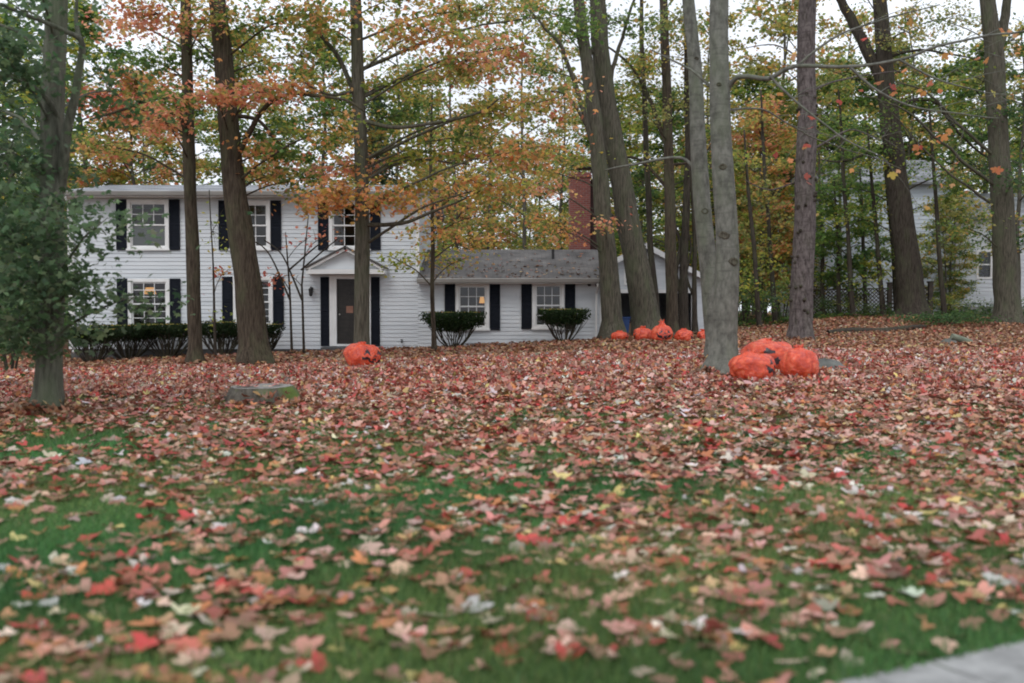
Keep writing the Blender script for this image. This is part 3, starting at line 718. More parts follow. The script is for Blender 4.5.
class Tree:
    """collects one tree in its own coordinates: trunk and limbs in one mesh, leaves in another"""
    def __init__(s, name, label, loc, cat="tree", group=None):
        s.root = thing(name, label, cat, loc, 0, group); s.o = Vector(loc); s.b = MB(); s.leaf = []; s.path = None; s.fines = []; s.scars = []
    def trunk(s, pts, radii, sides=14, rough=.12, flare=.45):
        # refine the path so bark lumps and the root flare have vertices
        P2, R2 = [], []
        for i in range(len(pts)-1):
            n = max(2, int((pts[i+1]-pts[i]).length/.28))
            for k in range(n):
                t = k/n; P2.append(pts[i].lerp(pts[i+1], t)); R2.append(radii[i]*(1-t)+radii[i+1]*t)
        P2.append(pts[-1]); R2.append(radii[-1])
        for i, p in enumerate(P2):
            w = .035*min(1, i/6)
            P2[i] = p + Vector((noise.noise(Vector((p.z*.35, s.o.x, 0)))*w*2, noise.noise(Vector((p.z*.35, s.o.y, 9)))*w*2, 0))
        s.path = list(zip(P2, R2)); s.b.tube(P2, R2, sides, rough=rough, flare=flare)
    def at(s, z):
        for (p, r), (q, r2) in zip(s.path, s.path[1:]):
            if p.z <= z <= q.z: 
                t = (z-p.z)/max(q.z-p.z, 1e-6); return p.lerp(q, t), r
        return (s.path[0] if z < s.path[0][0].z else s.path[-1])
    def limb(s, pts, r0, r1, sides=7):
        n = len(pts); fine = []
        for i in range(n-1):
            m = 5
            for k in range(m):
                t = k/m; p0, p1, p2, p3 = pts[max(i-1,0)], pts[i], pts[i+1], pts[min(i+2,n-1)]
                fine.append(.5*((2*p1)+(p2-p0)*t+(2*p0-5*p1+4*p2-p3)*t*t+(3*p1-p0-3*p2+p3)*t**3))
        fine.append(pts[-1]); L = len(fine)
        j = .05*(pts[-1]-pts[0]).length/4
        fine = [p + Vector((noise.noise(p*1.7), noise.noise(p*1.7+Vector((9,0,0))), noise.noise(p*1.7+Vector((0,9,0)))))*j*min(1,i/3) for i, p in enumerate(fine)]
        s.b.tube(fine, [r0+(r1-r0)*i/(L-1) for i in range(L)], sides, rough=.1)
        s.fines.append(fine)
        return fine
    def spray(s, c, rad, ncl, pal, size=.12, per=28, limb_from=None, flat=.45, shape=STAR, lr=None, clr=.5, twigs=True, start=None):
        """one bough: a limb from the trunk to c, twigs to ncl leaf clusters inside the ellipsoid rad"""
        c = Vector(c)
        if s.path and limb_from is not False:
            if start is None:
                hd = math.hypot(c.x-s.path[0][0].x, c.y-s.path[0][0].y)
                z = max(c.z - .30*hd - .2, s.path[0][0].z+.8) if limb_from is None else limb_from
                p, r = s.at(z)
            else: p, r = start
            mid = p.lerp(c, .5) + Vector((0, 0, .06*(c-p).length))
            lr0 = lr or min(r*.45, .011+.008*(c-p).length)
            fine = s.limb([p, mid, c], lr0, .010, 6)
        else: fine = [c]
        pals = pal if isinstance(pal, (list, tuple)) else [pal]
        for k in range(ncl):
            u = rng.normal(size=3); u /= np.linalg.norm(u); u *= rng.uniform(.15,1)**.5
            q = Vector((c.x+u[0]*rad[0], c.y+u[1]*rad[1], c.z+u[2]*rad[2]))
            if twigs:
                src = min(fine[len(fine)//3:], key=lambda f: (f-q).length) if len(fine) > 3 else c
                m2 = src.lerp(q, .55)+Vector((0,0,.05))
                s.b.tube([src, m2, q], [.009,.006,.003], 4, cap=False)
            else: src = c
            n = max(4, int(per*rng.uniform(.5,1.4)))
            r_ = clr*rng.uniform(.7,1.25)
            off = rng.normal(size=(n,3))*np.array([r_*.62, r_*.62, r_*.26])
            dirv = np.array(q-src); L = np.linalg.norm(dirv)
            if L > .05: off += np.outer(rng.uniform(-.8,.35,n), dirv/L*min(L, .8))
            pl = pals[rng.integers(len(pals))]
            s.leaf.append((np.array(q)[None]+off - np.array([0,0,.05]), size*rng.uniform(.65,1.25,n), pick(pl, n)*rng.normal(1,.08), shape, flat))
    def done(s, bark_m, leaf_m=None, curl=(-.35,.15), droop=.5, trunk_name="trunk", crown_name="crown"):
        o = s.o; s.b.v = [(x-o.x, y-o.y, z-o.z) for x,y,z in s.b.v]
        t = s.b.build(trunk_name, bark_m, s.root, True)
        for m in s.scars: m.build("branch_stub" if bark_m is B_PINE else "branch_scar", B_DARK if bark_m is B_PINE else B_OLIVE, s.root, True)
        if s.leaf:
            parts = []
            for shp in {id(l[3]): l[3] for l in s.leaf}.values():
                g = [l for l in s.leaf if l[3] is shp]
                pos = np.concatenate([l[0] for l in g])-np.array(o); sz = np.concatenate([l[1] for l in g]); cl = np.concatenate([l[2] for l in g])
                parts.append(leaf_cloud(pos, sz, cl, shp, g[0][4], curl, droop))
            v, tr, c = merge(parts); tri_mesh(crown_name, v, tr, c, leaf_m or M_LEAF, s.root)
        return s.root

BASES = []
def fg_tree(name, label, Y, pix, widths, bark_m, sprays=(), limbs=(), group=None, flare=.45, size=.12, flat=.4, knots=0, sides=16, per=44, scars=()):
    """trunk traced in the photograph at depth Y (px, py[, dY]); its boughs stand at their own depths round it"""
    base = on_ground(pix[0][0], Y); BASES.append((base.x, base.y, .87*widths[0]/2/F*Y))
    T = Tree(name, label, base, "tree", group)
    pts = [base - Vector((0,0,.12))] + [P(p[0], p[1], Y+(p[2] if len(p) > 2 else 0)) for p in pix[1:]]
    T.trunk(pts, [.87*w/2/F*Y for w in widths], sides=sides, flare=flare)
    for L in limbs:
        q = [P(p[0], p[1], Y+(p[2] if len(p) > 2 else 0)) for p in L[0]]
        T.limb(q, L[1]/2/F*Y, L[2]/2/F*Y)
    for sp in sprays:
        px, py, rx, ry, ncl, pal = sp[:6]; dY = sp[6] if len(sp) > 6 else rng.uniform(-1.6,1.6)
        m = (Y+dY)/F
        T.spray(P(px, py, Y+dY), (rx*m*1.08, max(rx*m*.8, .6), ry*m*1.12), int(ncl*1.3+1), pal, size=size, flat=flat, per=per)
    for py in scars:
        p, r = T.at(P(pix[0][0], py, Y).z); a = -math.pi/2+rng.uniform(-.5,.5); d = Vector((math.cos(a), math.sin(a), 0)); m = MB()
        R1 = r*rng.uniform(.22,.5); rings = [(R1*1.15,-.02),(R1,.012),(R1*.72,.016),(R1*.5,.004)]; u = Vector((-d.y,d.x,0))
        for i, (rr, dd) in enumerate(rings):
            for j in range(12):
                t = 2*math.pi*j/12; off = u*math.cos(t)*rr+Vector((0,0,math.sin(t)*rr*.6*(1+.3*math.sin(2*t+py)))); sink = (math.cos(t)*rr)**2/(2*r)
                m.v.append(tuple(p-T.o+d*(r*1.0+dd-sink)+off))
        for i in range(3):
            for j in range(12): k2 = (j+1) % 12; m.f.append((i*12+j, i*12+k2, i*12+12+k2, i*12+12+j)); m.m.append(0)
        m.f.append(tuple(36+j for j in range(12))); m.m.append(0); T.scars.append(m)
    if knots:
        for k in range(knots):
            z = base.z+rng.uniform(.8, 7.5); p, r = T.at(z); a = rng.uniform(math.pi*.95, math.pi*2.05)
            d = Vector((math.cos(a), math.sin(a), .15)); m = MB(); m.tube([p-T.o+d*r*.8, p-T.o+d*(r+.015), p-T.o+d*(r+rng.uniform(.03,.08))], [.065,.05,.035], 8); T.scars.append(m)
    return T

# --- the trunks standing on the lawn, left to right
T = fg_tree("maple_tree", "grey-green trunk at the picture's left edge wrapped in dark bluish foliage", 12.7,
    [(46,414),(48,390),(50,300),(52,200),(55,100),(57,0),(60,-140),(62,-260)], [38,31,28,26,25,23,20,16], B_MOSS,
    [(8,60,40,40,9,'bluegreen'),(-30,140,60,50,12,'bluegreen'),(10,150,35,45,8,'bluegreen',-.5),(52,205,34,30,6,'bluegreen',-.7),(15,240,45,40,12,'bluegreen',-.6),
     (34,280,44,30,9,'bluegreen',-.9),(82,278,30,12,4,'bluegreen',-.5),(20,320,45,30,12,'bluegreen',-.5),(122,300,26,6,3,'bluegreen',-.2),(20,205,45,35,9,'dkgreen',1),
     (68,325,14,12,2,'bluegreen',.3),(-40,20,60,45,10,'bluegreen'),(98,225,24,16,2,'bluegreen'),(-20,330,40,40,9,'dkgreen',.8),(30,-40,70,40,9,'bluegreen'),
     (110,90,26,40,4,'dkgreen',1.2),(20,10,40,30,5,['green','bluegreen'],.5),(-5,110,45,60,7,'dkgreen',2.5),(5,245,45,36,7,'dkgreen',2.4),(-5,320,40,34,8,'dkgreen',2.2),(30,180,30,40,6,'dkgreen',2.6)],
    [([(60,190),(68,130,-.2),(76,90,-.3),(83,45,-.4),(62,30,-.6),(0,4,-1)],11,3),([(62,125),(40,92,-.3),(0,73,-.6),(-60,60,-1)],7,2),([(83,48,-.4),(76,20,-.3),(80,-30,-.3)],6,2)], size=.10)
T.done(B_MOSS)
T = fg_tree("maple_tree", "slim straight brown trunk left of the leaning dark trunk, orange boughs overhead", 24.0,
    [(195,364),(195,350),(193,250),(189,130),(186,0),(184,-150)], [21,16,15,13.5,12,9], B_BROWN,
    [(130,112,46,10,8,'salmon'),(105,145,38,13,7,['salmon','mix']),(165,122,34,8,5,'salmon',-1.5),(100,95,28,16,5,'red'),(180,75,36,15,7,['orange','mix']),(190,30,42,18,9,'mix'),(150,60,32,16,6,'green'),(215,10,40,16,7,'mix'),
     (120,25,36,18,6,'salmon'),(150,-20,60,25,10,'mix'),(175,100,22,10,4,'green'),(215,55,26,14,5,'green')],
    [([(190,150),(170,100,-.5),(120,110,-1),(90,120,-1.4)],5,1.5)])
T.done(B_BROWN)
T = fg_tree("maple_tree", "thick dark brown trunk leaning left before the house's middle windows", 23.5,
    [(254,364),(253,345),(246,270),(236,190),(227,110),(219,20),(212,-60),(205,-220)], [40,33,30,26,23,20,18,12], B_BROWN,
    [(255,92,44,7,8,'salmon',-1.2),(215,97,38,7,6,'salmon',-1.4),(285,85,30,10,6,'orange',-1),(265,130,30,14,7,'green',1),(235,45,22,26,6,'gold',1),(300,55,30,26,7,'mix'),(300,180,32,20,7,['green','mix'],1),(285,150,28,14,5,'green',.6),
     (160,15,44,14,8,'salmon'),(270,20,34,20,7,['green','mix']),(330,130,28,16,6,'mix'),(310,10,40,20,8,'mix'),(240,-30,70,26,12,'mix'),(275,175,26,10,4,'orange'),(255,155,20,12,3,'orange')],
    [([(233,165),(262,112,-.4),(285,95,-.7),(340,98,-1.2),(365,110,-1.4)],6,1.5),([(228,115),(258,120,.3),(275,140,.5),(290,147,.6)],5,1.5)])
T.done(B_BROWN)
T = fg_tree("maple_tree", "brown trunk rising before the front door with orange boughs spreading right", 23.0,
    [(362,364),(362,345),(363,240),(361,150),(357,60),(355,0),(352,-160)], [22,18,17,15,14,13,9], B_OLIVE,
    [(335,190,32,14,9,'orange',-.8),(385,198,32,11,8,'orange',-.8),(345,165,36,11,8,'salmon',.5),(425,30,46,20,11,['mix','orange'],-1),(405,80,44,20,10,['gold','mix','yelgreen'],.6),(465,60,44,24,12,['mix','salmon'],-.5),
     (490,110,46,24,13,['gold','mix']),(440,150,44,18,9,['mix','gold','yelgreen'],.8),(525,45,44,20,9,['salmon','yelgreen'],.4),(520,150,44,20,11,['mix','orange'],-.6),(335,110,26,20,6,['mix','green']),(320,25,36,22,9,'mix'),
     (550,100,34,20,8,['salmon','mix'],.4),(400,115,36,26,8,'green',1.4),(490,185,40,14,9,['orange','gold']),(395,0,50,20,9,'mix'),(480,10,50,20,10,'mix'),(370,130,26,24,6,'gold',1.2),(470,135,34,16,6,'green',1),(560,15,40,16,6,'green',1.2),
     (430,-40,90,26,16,'mix'),(320,205,22,12,4,'orange'),(415,185,30,12,6,'gold',.5)],
    [([(364,225),(400,223,-.5),(438,210,-.9),(480,190,-1.3)],5,1.5),([(360,120),(400,128,-.4),(470,115,-.9),(500,100,-1.2)],5,1.5),([(358,105),(340,60,.3),(318,30,.5),(300,-20,.6)],6,2),([(357,90),(330,95,-.3),(300,80,-.6)],4,1.5),([(366,180),(410,160,.5),(470,165,.7)],4,1.2)])
T.done(B_OLIVE)
T = fg_tree("young_maple_tree", "thin pole-like sapling with golden orange leaves where house and wing meet", 27.0,
    [(434,352),(434,330),(433,250),(430,160),(432,90)], [6.5,5.5,5,3.6,2], B_BROWN,
    [(430,252,38,10,8,['gold','yelgreen']),(435,228,36,9,8,['orange','gold']),(470,238,32,12,7,['orange','gold']),(415,205,26,11,5,'orange'),(400,262,24,8,5,'yelgreen'),(455,262,24,6,4,'gold'),(450,200,30,12,6,'orange'),(480,215,26,12,5,'mix'),(430,140,24,24,6,'mix')], sides=8, per=22)
T.done(B_BROWN)
for px, top, lab, pal in ((292, 232, "thin bare sapling nearer the leaning trunk by the house siding", 'red'), (304, 215, "forked bare sapling beside the wall lantern and front door", 'red'), (216, 190, "wispy sapling with yellow-green leaves behind the slim brown trunk", 'yelgreen')):
    Y = 28.5
    T = fg_tree("sapling", lab, Y, [(px,352),(px-1,330),(px-3,285),(px-6 if px < 300 else px+5,top)], [3.4,3,2.3,1.1], B_DARK,
        [(px-14,275,20,12,2,pal),(px+14,240,20,14,2,pal)] if px != 216 else [(px,225,14,34,5,pal),(px+6,275,22,14,4,['red','gold']),(px-4,320,14,20,3,'yelgreen')],
        [([(px-2,300),(px-22,255,.2),(px-40,240,.4)],2.2,1),([(px-3,270),(px+20,250,-.2),(px+35,238,-.3)],2,.9)] if px != 216 else (), sides=7, per=9, flare=.1)
    T.done(B_DARK)
# pair by the garage
T = fg_tree("oak_tree", "upright olive trunk at the wing's right corner behind the smallest bag", 31.0,
    [(613,341),(612,320),(607,250),(602,190),(594,110),(583,40),(575,-30),(570,-200)], [33,25,22,19,16,14,12,8], B_OLIVE,
    [(568,232,24,5,3,'orange',-1),(606,224,14,6,2,'salmon',-1.2),(540,218,28,8,5,['orange','gold'],-1),(548,190,20,7,3,'salmon',-1),(560,30,34,16,6,'green'),(545,70,34,14,6,['mix','green']),(530,5,40,16,7,'mix')],
    [([(600,170),(580,100,-.3),(562,50,-.6),(545,28,-.8),(530,10,-.9)],6,2),([(598,150),(570,98,-.5),(545,92,-.9)],4,1.5)])
T.done(B_OLIVE)
T = fg_tree("oak_tree", "stout trunk leaning left before the garage with four bags at its foot", 32.0,
    [(650,338),(646,318),(634,250),(621,180),(609,110),(600,40),(595,-20),(588,-220)], [42,33,27,25,22,20,17,10], B_OLIVE,
    [(600,15,40,16,7,'green',1),(640,20,36,16,5,'green'),(545,170,30,12,5,['orange','gold']),(580,155,24,8,3,['orange','yelgreen']),(620,-40,80,24,8,'green')],
    [([(610,115),(612,70,.3),(625,30,.6),(640,-20,.8)],6,2),([(602,60),(580,40,-.3),(560,20,-.7)],6,2),([(632,240),(612,215,-.4),(590,208,-.8)],4,1.2)])
T.done(B_OLIVE)
T = fg_tree("oak_tree", "straight grey-brown trunk directly right of the stout leaning trunk", 34.0,
    [(673,340),(672,320),(670,230),(667,120),(664,0),(660,-200)], [17,14,12.5,11,9.5,6], B_BROWN,
    [(650,60,30,24,4,'gold'),(690,100,28,22,4,'olive'),(640,110,30,18,4,'olive'),(680,20,36,20,4,'green'),(655,165,24,14,3,'gold')],
    [([(669,190),(640,160,.3),(620,158,.6)],4,1.5),([(668,150),(648,95,.2),(625,60,.4),(600,42,.6)],5,1.5),([(670,165),(700,158,-.2),(720,130,-.3)],3,1)])
T.done(B_BROWN)
T = fg_tree("young_oak_tree", "thin dark stem seen between the stout leaning trunk and its neighbour", 35.5,
    [(658,338),(655,300),(650,240),(646,150),(642,40),(640,-60)], [9,8,7.5,6.5,5,3], B_DARK,
    [(640,80,22,20,3,'olive'),(655,40,22,18,3,'olive')], sides=9)
T.done(B_DARK)
for px, w, lab, tops in ((684, 11, "forked trunk in front of the garage doorway's right half", 688), (695, 6, "slim dark trunk crossing the garage's right corner", 690)):
    T = fg_tree("young_oak_tree", lab, 36.0, [(px,339),(px,310),(px+1,250),(tops,150),(tops-2,30),(tops-3,-80)], [w+2,w,w*.85,w*.65,w*.5,w*.3], B_DARK,
        [(tops+8,90,24,26,4,'olive'),(tops-8,40,24,24,4,['gold','olive'])], [([(px,300),(px-8,275),(px-4,245),(px-14,210)],w*.5,w*.2)], sides=9)
    T.done(B_DARK)
T = fg_tree("beech_tree", "grey trunk close behind the big smooth grey beech, slightly leaning", 20.5,
    [(717,372),(715,340),(710,290),(703,200),(699,140),(693,50),(688,-10),(678,-200)], [28,22,20,19,18,15,13,9], B_GREY,
    [(680,20,26,18,3,'olive'),(700,-40,50,24,6,'olive')], [([(700,180),(680,158,.3),(630,165,.6),(605,170,.8)],4,1.5)], flare=.35, scars=(60,212))
T.done(B_GREY)
T = fg_tree("beech_tree", "big smooth grey beech trunk beside the three front orange bags", 17.3,
    [(722,380),(724,355),(726,260),(724,160),(721,60),(719,-20),(714,-220)], [40,30,27,25,22,20,15], B_GREY,
    [],
    [([(727,90),(738,79,-.2),(770,76,-.4),(797,67,-.6),(850,67,-.8),(900,60,-1),(950,42,-1.2),(1010,34,-1.4),(1060,20,-1.5)],5.5,1.3),
     ([(728,110),(760,110,.4),(800,130,.7),(850,150,1.0),(900,168,1.2)],2.4,.7),([(850,67,-.8),(880,92,-.9),(930,110,-1.1),(1000,118,-1.3)],3,1),
     ([(770,76,-.4),(800,105,-.5),(845,140,-.6),(880,155,-.8)],3,.8),([(797,67,-.6),(830,40,-.8),(880,20,-1),(940,5,-1.2)],3,1),([(900,60,-1),(940,80,-1.1),(985,92,-1.2)],2.5,.8),
     ([(724,100),(690,70,.4),(650,50,.8)],4,1)], flare=.75, scars=(86,168,236,262))
src_limbs = list(T.fines)
for k in range(24):
    ff = src_limbs[k % len(src_limbs)]; a0 = ff[int(rng.uniform(.3,.95)*len(ff))].copy(); e = a0+Vector((rng.uniform(.4,1.4), rng.uniform(-.4,.4), rng.uniform(-.35,.5)))
    T.limb([a0, a0.lerp(e,.5)+Vector((0,0,.05)), e], .008, .003, 5)
    for j in range(2): p0 = a0.lerp(e, rng.uniform(.3,.8)); T.b.tube([p0, p0+Vector((rng.uniform(.1,.5),0,rng.uniform(-.3,.3)))], [.004,.002], 4, cap=False)
# a few big orange leaves still hanging from its long bare boughs
for px, py, n, pal in ((868,35,3,'red'),(912,25,3,'gold'),(865,80,2,'red'),(880,72,2,'orange'),(898,66,2,'orange'),(945,55,2,'orange'),(985,60,2,'orange'),(1008,32,4,'orange'),(1010,50,2,'red'),(925,88,4,'red'),(940,100,2,'orange'),(890,88,2,'red'),
                       (800,55,2,'orange'),(805,120,3,'red'),(808,145,2,'red'),(812,180,2,'red'),(850,170,2,'orange'),(895,175,2,'orange'),(918,150,3,'red'),(930,140,3,'orange'),(945,132,3,'orange'),(958,163,2,'red'),(925,215,2,'gold'),(950,185,2,'orange'),
                       (785,160,2,'red'),(835,100,2,'red'),(770,95,2,'orange'),(745,120,2,'gold'),(1000,170,2,'red'),(995,100,2,'gold')):
    q = P(px, py, 16.6); T.leaf.append((np.array(q)[None]+rng.normal(size=(n,3))*.07, rng.uniform(.09,.15,n), pick(pal, n), MAPLE, .2))
    near = min((f for ff in T.fines for f in ff), key=lambda f: (f-q).length)
    T.b.tube([near, near.lerp(q,.5)+Vector((0,0,.06)), q], [.006,.004,.0025], 4, cap=False)
T.done(B_GREY)
T = fg_tree("pine_tree", "purplish pine trunk dotted with dark branch stubs right of the bags", 30.5,
    [(801,340),(801,325),(804,240),(806,120),(807,0),(808,-220)], [32,27,24,21,19,13], B_PINE,
    [(800,-60,70,30,8,'dkgreen')], [([(812,150),(850,130,.4),(880,140,.8)],2.5,.8),([(800,180),(770,190,.3),(745,180,.6)],2,.7),([(812,90),(850,78,.5),(905,70,.8)],2.5,.8),([(802,60),(775,45,.3),(745,48,.5)],2,.7)], flare=.3, knots=42)
T.done(B_PINE)
T = fg_tree("oak_tree", "dark forked trunk leaning left before the pale blue house and lattice fence", 41.0,
    [(914,318),(912,300),(904,240),(895,160),(886,90),(881,30),(878,-20),(874,-180)], [38,31,27,23,20,17,15,9], B_DARK,
    [(890,110,40,20,6,'green'),(930,90,40,24,6,'green'),(860,150,34,20,6,'green'),(905,165,40,12,7,'green'),(840,185,32,14,6,'green'),(945,175,30,12,6,['green','olive']),(985,165,30,12,5,'dkgreen'),(850,215,24,12,4,['yelgreen','green']),(930,205,22,10,3,'yelgreen'),(870,130,44,16,6,'green'),(960,135,36,16,6,'green'),(850,-20,60,26,8,'olive'),(940,45,44,22,7,['olive','green']),(830,70,40,22,6,['olive','green']),(900,30,36,18,5,'olive'),(960,15,36,18,5,['olive','yelgreen'])],
    [([(885,85),(870,55,.2),(852,20,.4),(838,-5,.5),(815,-60,.8)],14,6),([(888,110),(930,100,.4),(965,140,.6),(1000,165,.8)],5,1.5),([(883,60),(920,50,-.4),(980,60,-.8)],4,1),([(892,140),(850,160,-.3),(820,160,-.5)],4,1)], flare=.4)
T.done(B_DARK)
T = fg_tree("oak_tree", "grey trunk at the picture's right edge before the neighbour's white wing", 37.0,
    [(1008,319),(1007,300),(1004,220),(998,120),(994,50),(990,20),(984,-40),(976,-200)], [33,28,25,22,21,18,14,8], B_OLIVE,
    [(1010,110,30,20,6,'dkgreen'),(1020,40,30,30,6,'dkgreen'),(985,240,30,8,3,['green','dkgreen']),(1015,180,26,20,6,'dkgreen'),(960,225,34,16,6,['green','olive']),(1032,240,16,20,3,'dkgreen'),(1000,-50,70,30,10,'dkgreen'),(955,70,34,18,6,['green','olive']),(940,20,34,16,5,['green','olive']),(975,115,30,16,5,'green')],
    [([(995,60),(1003,30,.2),(1008,-10,.3),(1015,-80,.4)],12,6),([(999,160),(965,130,-.3),(930,95,-.6),(895,80,-.9)],4,1),([(1000,190),(950,150,-.4),(905,110,-.8),(860,95,-1)],4,1),([(1001,210),(940,165,-.6),(880,100,-1)],3,.8)], flare=.35)
T.done(B_OLIVE)

# --- woods behind: a few kinds, each copied with its own size and turn
def far_tree(name, label, loc, H, r, zc, R, nspray, pal, size=.25, ncl=10, per=30, bark_m=B_FAR, lean=.4, shape=RHOMB, clr=.6):
    T = Tree(name, label, loc, "tree"); o = Vector(loc)
    pts = [o + Vector((lean*math.sin(k*1.1)*k/6, lean*math.cos(k*.8)*k/6, H*k/6 - (.15 if k == 0 else 0))) for k in range(7)]
    T.trunk(pts, [r*(1-.86*k/6) for k in range(7)], sides=9, flare=.3)
    for i in range(nspray):
        z = zc + (H-zc)*((i+rng.uniform(.1,.9))/nspray); f = math.sin(math.pi*min(1,(z-zc)/(H-zc)*.80+.2))**.7
        a = i*2.4+rng.uniform(-.5,.5); rr = R*f*rng.uniform(.45,.95)
        T.spray(o+Vector((rr*math.cos(a), rr*math.sin(a), z)), (1.15,1.15,.5), ncl, pal, size=size, per=per, shape=shape, clr=clr, lr=max(.02, r*.28))
    return T.done(bark_m)
def conifer(name, label, loc, H, r, zc, R):
    T = Tree(name, label, loc, "tree"); o = Vector(loc)
    T.trunk([o+Vector((0,0,H*k/4-.1)) for k in range(5)], [r*(1-.9*k/4) for k in range(5)], sides=8)
    z = zc; i = 0
    while z < H-.2:
        L = R*(1-(z-zc)/(H-zc))**.8+.15
        for k in range(6):
            a = i*1.05+k*math.pi/3+rng.uniform(-.25,.25); l = L*rng.uniform(.7,1.1)
            tip = o+Vector((math.cos(a)*l, math.sin(a)*l, z-.22*l)); p0 = o+Vector((0,0,z))
            T.b.tube([p0, p0.lerp(tip,.6)+Vector((0,0,.05*l)), tip], [.03,.018,.006], 5, cap=False)
            n = int(36*l)+8; t = rng.uniform(.15,1,n); q = np.array(p0)[None]*(1-t[:,None])+np.array(tip)[None]*t[:,None]
            q += rng.normal(size=(n,3))*np.array([.22,.22,.10])*(0.5+.5*(1-t))[:,None] - np.array([0,0,.08])
            T.leaf.append((q, rng.uniform(.16,.34,n), pick('bluegreen', n)*.75, NEEDLE_C, .15))
        z += .42; i += 1
    return T.done(bark_m=B_DARK)
NEEDLE_C = (NEEDLE[0]*np.array([2.6,1.0]), NEEDLE[1])
GRP = "woodland trees behind the houses"
far = [  # kind, px, Y, (width scale, height scale), label
 ('A', 90, 50, (1.0,1.0), "dense green tree behind the white house's left end"),
 ('C', 140, 46, (.9,.85), "orange tree rising over the left part of the white roof"),
 ('B', 245, 52, (1.0,1.0), "yellow-green tree behind the roof by the leaning dark trunk"),
 ('A', 320, 58, (1.0,1.05), "tall green tree over the house roof left of the front door trunk"),
 ('D', 378, 52, (1.0,1.0), "dark blue-green conifer behind the roof right of the door"),
 ('E', 455, 50, (.9,1.0), "thin olive tree behind the junction of house and wing"),
 ('E', 395, 60, (1.0,1.1), "thin olive tree just right of the dark conifer"),
 ('B', 420, 66, (1.1,1.1), "yellow-green tree farther back between conifer and wing"),
 ('E', 490, 58, (.9,1.0), "spindly olive tree above the middle of the wing roof"),
 ('E', 525, 47, (.8,.95), "spindly olive tree behind the wing ridge left of the chimney"),
 ('C', 470, 62, (1.0,.9), "orange-gold tree behind the left half of the wing"),
 ('E', 560, 60, (.9,1.05), "pale thin tree immediately left of the chimney top"),
 ('A', 605, 70, (1.2,1.0), "green tree far behind the chimney"),
 ('B', 640, 56, (.9,.95), "yellow-green tree rising above the garage roof"),
 ('A', 672, 50, (.8,.7), "green tree behind the garage's right roof slope"),
 ('E', 640, 75, (1.0,1.0), "far olive tree showing over the garage gable"),
 ('E', 712, 54, (.9,1.0), "olive tree behind the two grey beech trunks"),
 ('A', 745, 62, (1.1,.9), "green woodland tree right of the big beech"),
 ('C', 760, 50, (.8,.72), "golden tree behind the gap between beech and pine"),
 ('B', 778, 55, (.9,.8), "yellow-green tree just left of the purplish pine"),
 ('A', 822, 60, (.8,.85), "green tree just right of the purplish pine"),
 ('A', 845, 66, (1.2,1.0), "tall green tree towering behind the pale blue house"),
 ('A', 955, 64, (1.2,.95), "green tree behind the junction of the neighbour's two roofs"),
 ('D', 838, 64, (1.0,.9), "slender conifer beside the pale blue house's left corner"),
 ('E', 1018, 46, (.9,.8), "green tree overhanging the neighbour's white wing at the right edge"),
 ('B', 945, 47, (.4,.36), "small yellow-green tree before the pale blue house right of the dark trunk"),
 ('A', 15, 38, (.9,.75), "green tree at the far left edge beside the white house"),
 ('B', 35, 56, (1.0,.9), "yellow-green tree behind the dark foliage at the left edge"),
 ('D', -15, 44, (1.1,.9), "conifer at the extreme left behind the grey-green trunk"),
 ('A', 190, 70, (1.2,1.0), "green tree far behind the slim brown trunk"),
 ('E', 150, 62, (.9,.95), "olive tree far behind the orange tree over the left roof"),
 ('E', 285, 74, (1.0,1.0), "far olive tree right of the leaning dark trunk"),
 ('B', 545, 80, (1.2,.9), "farthest yellow-green tree left of the chimney"),
 ('E', 515, 86, (1.3,.9), "farthest olive tree behind the wing roof"),
 ('B', 450, 90, (1.2,.75), "farthest yellow-green tree low behind where house meets wing"),
 ('B', 690, 84, (1.3,.9), "farthest yellow-green tree right of the garage"),
 ('A', 735, 80, (1.3,.8), "farthest green tree seen just right of the big beech"),
 ('A', 785, 86, (1.3,.9), "farthest green tree seen just left of the pine"),
 ('A', 60, 80, (1.3,.85), "farthest green tree left of the white house"),
 ('A', 1040, 75, (1.3,.95), "farthest green tree beyond the neighbour's white wing"),
 ('C', 590, 88, (1.1,.75), "farthest orange tree low behind the chimney base"),
 ('E', 765, 68, (1.0,1.0), "tall olive tree between the big beech and the pine"),
 ('B', 730, 47, (.55,.5), "short yellow-green tree against the beech's right side"),
 ('E', 905, 62, (1.1,1.12), "tall olive tree over the pale blue house roof right of its dark trunk"),
 ('E', 800, 60, (1.0,1.15), "tall olive tree exactly behind the purplish pine"),
 ('A', 838, 48.5, (.62,.58), "bushy green tree just right of the pine before the pale blue house"),
 ('A', 950, 49, (.36,.4), "bushy green tree before the corner where the neighbour's roofs step down"),
 ('E', 776, 57, (1.2,1.3), "tallest olive tree rising between the big beech and the pine"),
 ('E', 850, 72, (1.2,1.3), "tall thin olive tree above the pale blue house's left corner"),
 ('A', 890, 66, (1.1,1.05), "tall green tree behind the pale blue house above the dark forked trunk"),
 ('A', 985, 56, (1.0,.9), "green tree rising over the neighbour's white wing roof"),
]
proto = {}
